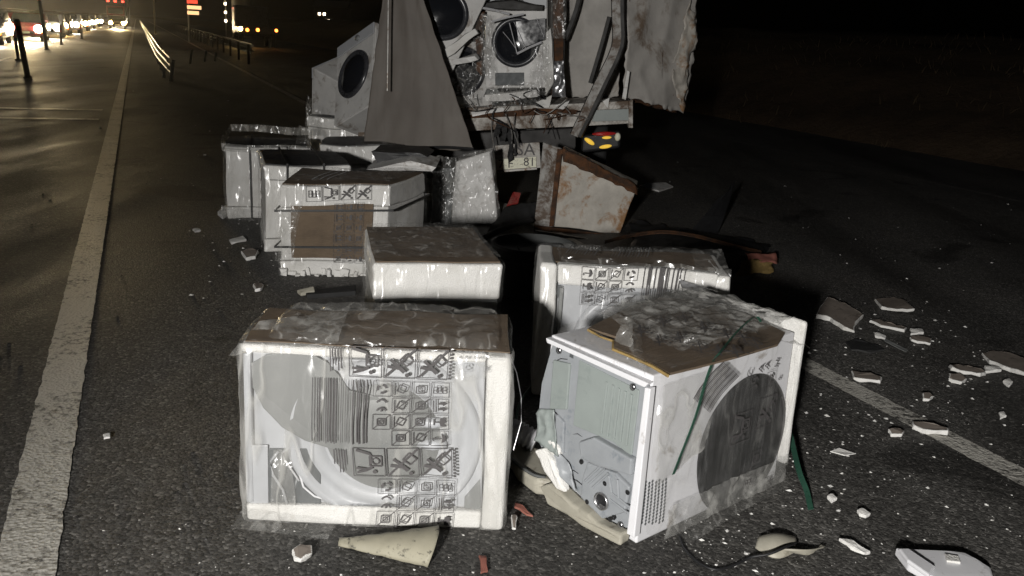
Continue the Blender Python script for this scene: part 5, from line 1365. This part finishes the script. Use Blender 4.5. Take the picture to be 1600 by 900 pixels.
# film, brackets and scrap hanging on the machine in the truck bed
bf = D(806, 150, 8.5)
t = thing('machine_wrap_scrap', 'torn film and white bars hanging over the machine in the truck bed', 'scrap', bf)
def wf(px, py, y): return D(px, py, y) - bf
crumpled('film_strip', t, [wf(752, 120, 8.62), wf(776, 124, 8.62), wf(772, 24, 8.66), wf(752, 20, 8.66)], 12, 40, 0.03, 'film_crumple', 12, 60.0, edge=0.02)
crumpled('film_strip', t, [wf(838, 140, 8.6), wf(856, 120, 8.6), wf(858, 40, 8.66), wf(842, 56, 8.66)], 12, 36, 0.03, 'film_crumple', 12, 63.0, edge=0.02)
for a, b, w in (((752, 12), (796, 22), 9), ((768, 34), (818, 22), 8), ((796, 36), (808, 84), 3), ((803, 34), (822, 78), 2), ((808, 84), (846, 66), 9), ((786, 50), (806, 76), 2), ((838, 28), (850, 58), 2)):
    MB().tube([wf(*a, 8.60), wf((a[0] + b[0]) / 2, (a[1] + b[1]) / 2 - 1, 8.585), wf(*b, 8.6)], w * 0.0032, 6, flat=0.4).build('bar', 'enamel', t)
MB().prism([wf(806, 34, 8.63), wf(852, 28, 8.63), wf(852, 62, 8.63), wf(812, 76, 8.63)], (0, 0.006, 0)).build('tinted_pane', 'glass_dark', t)
# crushed scrap under the dark machine in the truck
rn = random.Random(21)
bs2 = D(735, 160, 8.8)
t = thing('crushed_scrap', 'heap of crushed grey parts on the truck deck next to the tarpaulin', 'scrap heap', bs2)
for k in range(22):
    p = D(rn.uniform(716, 772), rn.uniform(130, 172), 8.75 + rn.random() * 0.3) - bs2
    r = rn.uniform(0.03, 0.10)
    crumpled('scrap_sheet', t, [p + Vector((-r, 0, -r * .4)), p + Vector((r, rn.uniform(-.05, .05), -r * .3)), p + Vector((r * .8, 0.05, r * .5)), p + Vector((-r * .7, 0.05, r * .4))], 6, 5, 0.035, rn.choice(('panel_grey', 'enamel_dirty', 'film_crumple', 'recess_grey', 'plate_green')), 14, k * 1.3, solid=0.003)

for pts, y, mt in ((((686, 84), (740, 44), (746, 52), (694, 94)), 8.35, 'foam'), (((690, 98), (742, 86), (748, 94), (696, 106)), 8.4, 'enamel_dirty'), (((744, 4), (800, 0), (850, 10), (848, 18), (746, 14)), 8.7, 'dark_steel'), (((742, 20), (756, 18), (752, 120), (744, 110)), 8.65, 'rust'), (((846, 56), (862, 44), (866, 130), (852, 150)), 8.7, 'foam'), (((758, 148), (836, 142), (840, 152), (762, 160)), 8.55, 'foam')):
    MB().prism([D(px, py, y) - bs2 for px, py in pts], (0.01, 0.07, 0.01)).build('broken_piece', mt, t, bevel=0.006, cuts=3, jitter=0.02, jscale=9)
for k, (x0, y0, x1, y1, yy) in enumerate(((735, 20, 770, 130, 8.5), (828, 70, 862, 152, 8.5), (690, 100, 750, 170, 8.5), (760, 130, 850, 172, 8.45))):
    crumpled('film_rag', t, [D(x0, y1, yy) - bs2, D(x1, y1 - 6, yy) - bs2, D(x1 - 6, y0, yy + .1) - bs2, D(x0 + 4, y0 + 5, yy + .1) - bs2], 26, 34, 0.05, 'film_crumple', 7, 90.0 + k, edge=0.05)
rn = random.Random(33)
for k in range(14):
    x, y = rn.uniform(700, 900), rn.uniform(140, 176)
    p = [D(x + rn.uniform(-14, 14) * j, y + rn.uniform(0, 16) * j, 8.5 - 0.02 * j) - bs2 for j in range(4)]
    MB().tube(smooth_path(p, 4), 0.005, 5).build('wire', rn.choice(('black_plastic', 'steel_dull', 'rust')), t)

# ------------------------------------------------------------------ background road furniture
bg_ = RP(24.6, 0.52); 
t = thing('guard_rail', 'bright galvanised guard rail along the median, its near end broken', 'guard rail', bg_)
prof = [(0.00, 0.40), (0.00, 0.44), (-0.07, 0.48), (-0.07, 0.52), (0.0, 0.57), (0.0, 0.61), (-0.07, 0.66), (-0.07, 0.70), (0.0, 0.75), (0.0, 0.78)]
m = MB(); vs = []
NS = 46
for k in range(NS + 1):
    s = 24.6 + 170 * (k / NS) ** 1.6
    bend = 0.18 * max(0, 1 - (s - 24.6) / 4.0) ** 2
    for n, z in prof: vs.append(RP(s, 0.52 + n + bend, z - bend * 0.9) - bg_)
np2 = len(prof)
m.add(vs, [(k * np2 + j, k * np2 + j + 1, (k + 1) * np2 + j + 1, (k + 1) * np2 + j) for k in range(NS) for j in range(np2 - 1)])
m.build('rail_beam', 'zinc', t, solid=0.004)
for k in range(14):
    s = 26.5 + k * 4.0
    m = MB().box(-0.04, 0.04, -0.03, 0.03, -0.05, 0.74, M=Matrix.Translation(RP(s, 0.60) - bg_) @ Matrix.Rotation(AZ, 4, 'Z'))
    m.build('rail_post', 'zinc', t)
b = RP(40, 3.95)
t = thing('guard_rail', 'dim second guard rail beyond the median, in the dark', 'guard rail', b)
m = MB(); vs = []
for k in range(31):
    s = 36 + k * 3.0
    for n, z in prof: vs.append(RP(s, 3.95 + 0.006 * (s - 36) - n, z) - b)
m.add(vs, [(k * np2 + j, k * np2 + j + 1, (k + 1) * np2 + j + 1, (k + 1) * np2 + j) for k in range(30) for j in range(np2 - 1)])
m.build('rail_beam', 'dark_steel', t, solid=0.004)  # dark colour keeps this rail dim, in place of weaker light
for k in range(22):
    MB().box(-0.04, 0.04, -0.03, 0.03, -0.05, 0.74, M=Matrix.Translation(RP(36.5 + k * 4.0, 3.88 + 0.024 * k) - b)).build('rail_post', 'dark_steel', t)
def road_post(s, n, h, r, lean, label, bands=True, cat='marker post'):
    b = RP(s, n); t = thing('marker_post', label, cat, b, group='marker posts on the lane divider', rot=(0, R(lean), 0))
    MB().lathe([(0.11, 0.0), (0.10, 0.03), (r, 0.05), (r, h - 0.02), (r * 0.6, h), (0.001, h)], 16).build('post_tube', 'post_dark', t, smooth=True)
    if bands:
        for z in (h - 0.16, h - 0.36): MB().lathe([(r + 0.002, z), (r + 0.002, z + 0.10)], 16).build('reflective_band', 'post_red', t, smooth=True)
    return t
road_post(24.6, -2.48, 1.35, 0.065, -6, 'tall dark marker post closest to the camera on the lane divider')
road_post(33.1, -3.56, 0.85, 0.05, -3, 'short marker post just behind the tallest one')
road_post(42.6, -3.51, 2.3, 0.07, -4, 'reddish marker post rising above the headlights')
road_post(49.9, -3.45, 0.95, 0.06, 0, 'small marker post standing among the headlight reflections')
road_post(63.0, -3.2, 0.95, 0.06, 0, 'farthest marker post, almost lost in the glare')
for k, (s, n, h, lb) in enumerate(((25.0, 0.72, 0.55, 'bare rail stub at the broken end of the guard rail'), (34.9, 1.68, 0.5, 'pale leaning stub left of the pair in the median'), (37.0, 2.31, 0.42, 'pale leaning stub of the pair, left one'), (38.0, 2.75, 0.36, 'pale leaning stub of the pair, right one'))):
    m = MB().box(-0.035, 0.035, -0.02, 0.02, 0.0, h, M=Matrix.Translation(RP(s, n)) @ Matrix.Rotation(R(10), 4, 'Y'))
    solo(m, 'post_stub', 'zinc', lb, 'post', 'broken rail posts in the median')
# sign post with glowing panels
b = RP(68.6, 3.32)
t = thing('road_sign', 'roadside sign post with red and yellow panels', 'sign', b)
MB().lathe([(0.06, 0.0), (0.05, 4.2), (0.001, 4.22)], 12).build('post', 'zinc', t, smooth=True)
for z, w, mt in ((2.55, 0.72, 'sign_red'), (2.18, 0.95, 'sign_glow'), (1.82, 0.78, 'window_far')):
    MB().box(-0.05, w - 0.05, -0.06, -0.02, z, z + 0.24, M=Matrix.Rotation(AZ * 0.3, 4, 'Z')).build('sign_panel', mt if mt != 'window_far' else 'sign_glow', t, bevel=0.01)
for s, n, h, lb in ((90, 1.5, 9.0, 'thin lamp post on the median, left of the sign'), (140, -1.0, 10.0, 'far lamp post above the guard rail')):
    b = RP(s, n); t = thing('lamp_post', lb, 'lamp post', b)
    MB().lathe([(0.09, 0.0), (0.05, h), (0.001, h + 0.02)], 10).build('post', 'zinc', t, smooth=True)
    MB().tube([(0, 0, h), (-0.6, 0, h + 0.25), (-1.4, 0, h + 0.3)], 0.04, 8).build('arm', 'zinc', t)

# ------------------------------------------------------------------ traffic
def make_car(body, label, s, n, toward=True, lamp='lamp_white', group='cars queued with their headlights on', scale=1.0, energy=0.0):
    b = RP(s, n)
    t = thing('queued_car', label, 'car', b, rotz=AZ, group=group)     # local +y is up the road; the front looks to -y
    pr = [(-2.1, 0.28), (-2.15, 0.55), (-2.05, 0.72), (-1.15, 0.90), (-0.45, 1.38), (0.75, 1.42), (1.55, 0.98), (2.1, 0.92), (2.15, 0.45), (2.05, 0.28)]
    MB().prism([(-0.86 * scale, y * scale, z * scale) for y, z in pr], (1.72 * scale, 0, 0)).build('body', body, t, bevel=0.09, seg=3, smooth=True)
    MB().prism([(-0.70 * scale, -1.16 * scale, 0.92 * scale), (0.70 * scale, -1.16 * scale, 0.92 * scale), (0.60 * scale, -0.52 * scale, 1.34 * scale), (-0.60 * scale, -0.52 * scale, 1.34 * scale)], (0, -0.03, 0.02)).build('windscreen', 'glass_dark', t)
    for sx in (-1, 1):
        MB().prism([(sx * 0.87 * scale, -0.9 * scale, 0.92 * scale), (sx * 0.87 * scale, 1.3 * scale, 0.95 * scale), (sx * 0.80 * scale, 0.7 * scale, 1.34 * scale), (sx * 0.80 * scale, -0.35 * scale, 1.32 * scale)], (sx * 0.012, 0, 0)).build('side_window', 'glass_dark', t)
        for yy in (-1.32, 1.32):
            Mw = Matrix.Translation((sx * 0.74 * scale, yy * scale, 0.31 * scale)) @ Matrix.Rotation(R(90), 4, 'Y')
            w = MB().lathe([(0.18, -0.10), (0.30, -0.10), (0.31, 0.0), (0.30, 0.10), (0.18, 0.10)], 24, Mw).build('wheel', 'rubber', t, smooth=True)
            MB().lathe([(0.18, 0.09 * sx), (0.05, 0.07 * sx), (0.001, 0.07 * sx)], 16, Mw).build('rim', 'steel', w, smooth=True)
        M = Matrix.Translation((sx * 0.64 * scale, -2.13 * scale, 0.64 * scale)) @ Matrix.Rotation(R(90), 4, 'X')
        MB().lathe([(0.19, 0.0), (0.17, 0.03), (0.001, 0.05)], 18, M).build('headlight', lamp, t, smooth=True)
        MB().box(sx * 0.80 - 0.05, sx * 0.80 + 0.05, -2.20, -2.12, 0.44, 0.54).build('indicator', 'lamp_orange', t, bevel=0.01)
        MB().box(sx * 0.62 - 0.12, sx * 0.62 + 0.12, 2.12 * scale, 2.17 * scale, 0.72, 0.86).build('tail_light', 'red_plastic', t)
        MB().box(sx * 0.93 - 0.08, sx * 0.93 + 0.08, -0.75, -0.60, 0.95, 1.08).build('mirror', body, t, bevel=0.02)
    MB().box(-0.45 * scale, 0.45 * scale, -2.17 * scale, -2.14 * scale, 0.36, 0.52).build('grille', 'black_plastic', t, bevel=0.01)
    MB().box(-0.24, 0.24, -2.20 * scale, -2.17 * scale, 0.40, 0.50).build('number_plate', 'plate_white', t)
    if energy:
        ld = bpy.data.lights.new('car_headlights', 'SPOT'); ld.energy = energy; ld.spot_size = R(80); ld.spot_blend = 0.8
        ld.shadow_soft_size = 0.45; ld.color = (1.0, 0.76, 0.40)
        lo = bpy.data.objects.new('car_headlights', ld); COL.objects.link(lo)
        lo.parent = t; lo.location = (0, -2.4, 0.68); lo.rotation_euler = (R(88), 0, R(180))
    return t
cars = [
    ('car_dark', 'dark car at the left edge, first in the queue', 47.5, -6.3, 'lamp_white', 0),
    ('car_red', 'red car right behind the dark first car', 55.0, -5.3, 'lamp_white', 5200),
    ('car_white', 'white car third in the inner lane of the queue', 63.0, -5.0, 'lamp_white', 4200),
    ('car_dark', 'dark car fourth in the inner lane of the queue', 71.0, -5.1, 'lamp_yellow', 0),
    ('car_white', 'white car fifth in the inner lane of the queue', 80.0, -4.9, 'lamp_white', 0),
    ('car_dark', 'dark car sixth in the inner lane of the queue', 91.0, -4.8, 'lamp_yellow', 0),
    ('car_dark', 'dark car seventh in the inner lane of the queue', 105.0, -4.8, 'lamp_white', 0),
    ('car_dark', 'dark car first in the outer lane of the queue', 70.0, -8.6, 'lamp_white', 4500),
    ('car_white', 'white car second in the outer lane of the queue', 80.0, -8.5, 'lamp_yellow', 0),
    ('car_dark', 'dark car third in the outer lane of the queue', 92.0, -8.6, 'lamp_white', 0),
    ('car_red', 'red car fourth in the outer lane of the queue', 108.0, -8.5, 'lamp_yellow', 0),
    ('car_white', 'white car last in the outer lane of the queue', 128.0, -8.4, 'lamp_white', 0),
    ('car_dark', 'dark car with bright lamps by the guard rail end of the queue', 112.0, -2.0, 'lamp_yellow', 4500),
    ('car_white', 'white car farthest away beside the guard rail', 135.0, -2.1, 'lamp_white', 0),
    ('car_dark', 'far dark car in the middle of the queue', 122.0, -4.9, 'lamp_yellow', 0),
    ('car_white', 'white car squeezed between the two lanes behind the red one', 84.0, -6.8, 'lamp_yellow', 0),
    ('car_dark', 'dark car squeezed between the two lanes farther back', 100.0, -6.7, 'lamp_yellow', 0),
    ('car_red', 'red car between the two lanes at the far end', 118.0, -6.6, 'lamp_white', 0),
    ('car_dark', 'dark car beside the guard rail car, one lane over', 126.0, -3.4, 'lamp_white', 0),
]
for body, lb, s, n, lamp, en in cars: make_car(body, lb, s, n, lamp=lamp, energy=en)
# high vehicles with warning lights behind the queue
b = RP(150, -2.8)
t = thing('parked_truck', 'tall truck with red lights above the far end of the queue', 'truck', b, rotz=AZ)
MB().box(-1.25, 1.25, 0, 7.0, 0.5, 3.6).build('box_body', 'car_dark', t, bevel=0.05)
MB().box(-1.2, 1.2, -2.0, -0.1, 0.5, 2.7).build('cab', 'car_red', t, bevel=0.15)
MB().box(-1.0, 1.0, -2.05, -2.0, 1.6, 2.4).build('windscreen', 'glass_dark', t)
for x in (-1.0, 0.0, 1.0): MB().box(x - 0.18, x + 0.18, -0.1, -0.02, 3.25, 3.5).build('marker_light', 'lamp_red', t)
for sx in (-1, 1):
    MB().lathe([(0.15, 0.0), (0.001, 0.03)], 16, Matrix.Translation((sx * 0.9, -2.03, 0.9)) @ Matrix.Rotation(R(90), 4, 'X')).build('headlight', 'lamp_yellow', t)
    for yy in (-1.2, 4.5): MB().lathe([(0.2, -0.12), (0.48, -0.12), (0.48, 0.12), (0.2, 0.12)], 20, Matrix.Translation((sx * 1.05, yy, 0.48)) @ Matrix.Rotation(R(90), 4, 'Y')).build('wheel', 'rubber', t)
b = RP(62, 7.25)
t = thing('recovery_truck', 'stopped truck with orange lights on the far side road', 'truck', b, rotz=AZ)
MB().box(-1.25, 1.25, 0.0, 3.6, 0.85, 1.25).build('flat_bed', 'car_dark', t, bevel=0.02)
MB().box(-1.15, 1.15, 3.6, 5.4, 0.6, 2.6).build('cab', 'car_dark', t, bevel=0.12)
MB().box(-1.0, 1.0, 5.4, 5.44, 1.6, 2.3).build('windscreen', 'glass_dark', t)
for sx in (-1, 1):
    for yy in (0.9, 4.4): MB().lathe([(0.2, -0.12), (0.46, -0.12), (0.46, 0.12), (0.2, 0.12)], 20, Matrix.Translation((sx * 1.0, yy, 0.46)) @ Matrix.Rotation(R(90), 4, 'Y')).build('wheel', 'rubber', t)
for x, z, mt, r in ((-1.12, 1.1, 'lamp_yellow', 0.12), (-0.70, 1.05, 'lamp_orange', 0.11), (-0.05, 1.08, 'lamp_orange', 0.11), (1.12, 1.1, 'lamp_orange', 0.10)):
    MB().lathe([(r, 0.0), (0.001, 0.04)], 14, Matrix.Translation((x, -0.02, z)) @ Matrix.Rotation(R(90), 4, 'X')).build('rear_light', mt, t)
b = RP(96, 9.6)
t = thing('lit_silo', 'tall pale round tower behind the orange-lit truck', 'tower', b)
MB().lathe([(0.9, 0.0), (0.9, 8.0), (0.7, 8.6), (0.001, 9.0)], 24).build('shell', 'shell_beige', t, smooth=True)
for z in (1.4, 2.2, 3.0, 3.8, 4.6): MB().box(-1.35, -1.15, -1.0, -0.9, z, z + 0.22).build('lamp', 'window_far', t)
MB().tube([(-1.25, -0.9, 0), (-1.25, -0.9, 6.0)], 0.06, 8).build('ladder_pole', 'zinc', t)
b = RP(230, 43)
t = thing('lit_hut', 'small far building showing three lit windows right of the orange truck', 'building', b)
MB().box(-3, 5, 0, 6, 0.0, 6.0).build('walls', 'dark_steel', t, bevel=0.05)
MB().prism([(-3.3, -0.3, 6.0), (5.3, -0.3, 6.0), (5.3, 3.0, 7.6), (-3.3, 3.0, 7.6)], (0, 3.3, -0.1)).build('roof', 'dark_steel', t)
for x, z, r in ((-1.6, 4.3, 0.3), (-0.4, 4.3, 0.3), (0.4, 2.6, 0.5)): MB().box(x - r, x + r, -0.08, -0.01, z - r, z + r).build('window', 'window_far', t)

for o in list(bpy.data.objects):
    if o.type == 'MESH' and o.data.users and len(o.data.materials) == 0: print('no material', o.name)

# ------------------------------------------------------------------ damp night air that glows round the headlights
hz = MB().box(-140, 90, -12, 260, -1.2, 16.0).build('haze', 'soil')
hm, nt, out = _new('night_air')
pv = _n(nt, 'ShaderNodeVolumePrincipled'); pv.inputs['Color'].default_value = (0.9, 0.9, 0.9, 1); pv.inputs['Density'].default_value = 0.0003
pv.inputs['Anisotropy'].default_value = 0.78
nt.links.new(pv.outputs[0], out.inputs['Volume'])
hz.data.materials.clear(); hz.data.materials.append(hm)
hz['kind'] = 'stuff'; hz['label'] = 'thin damp night air over the road'; hz['category'] = 'haze'
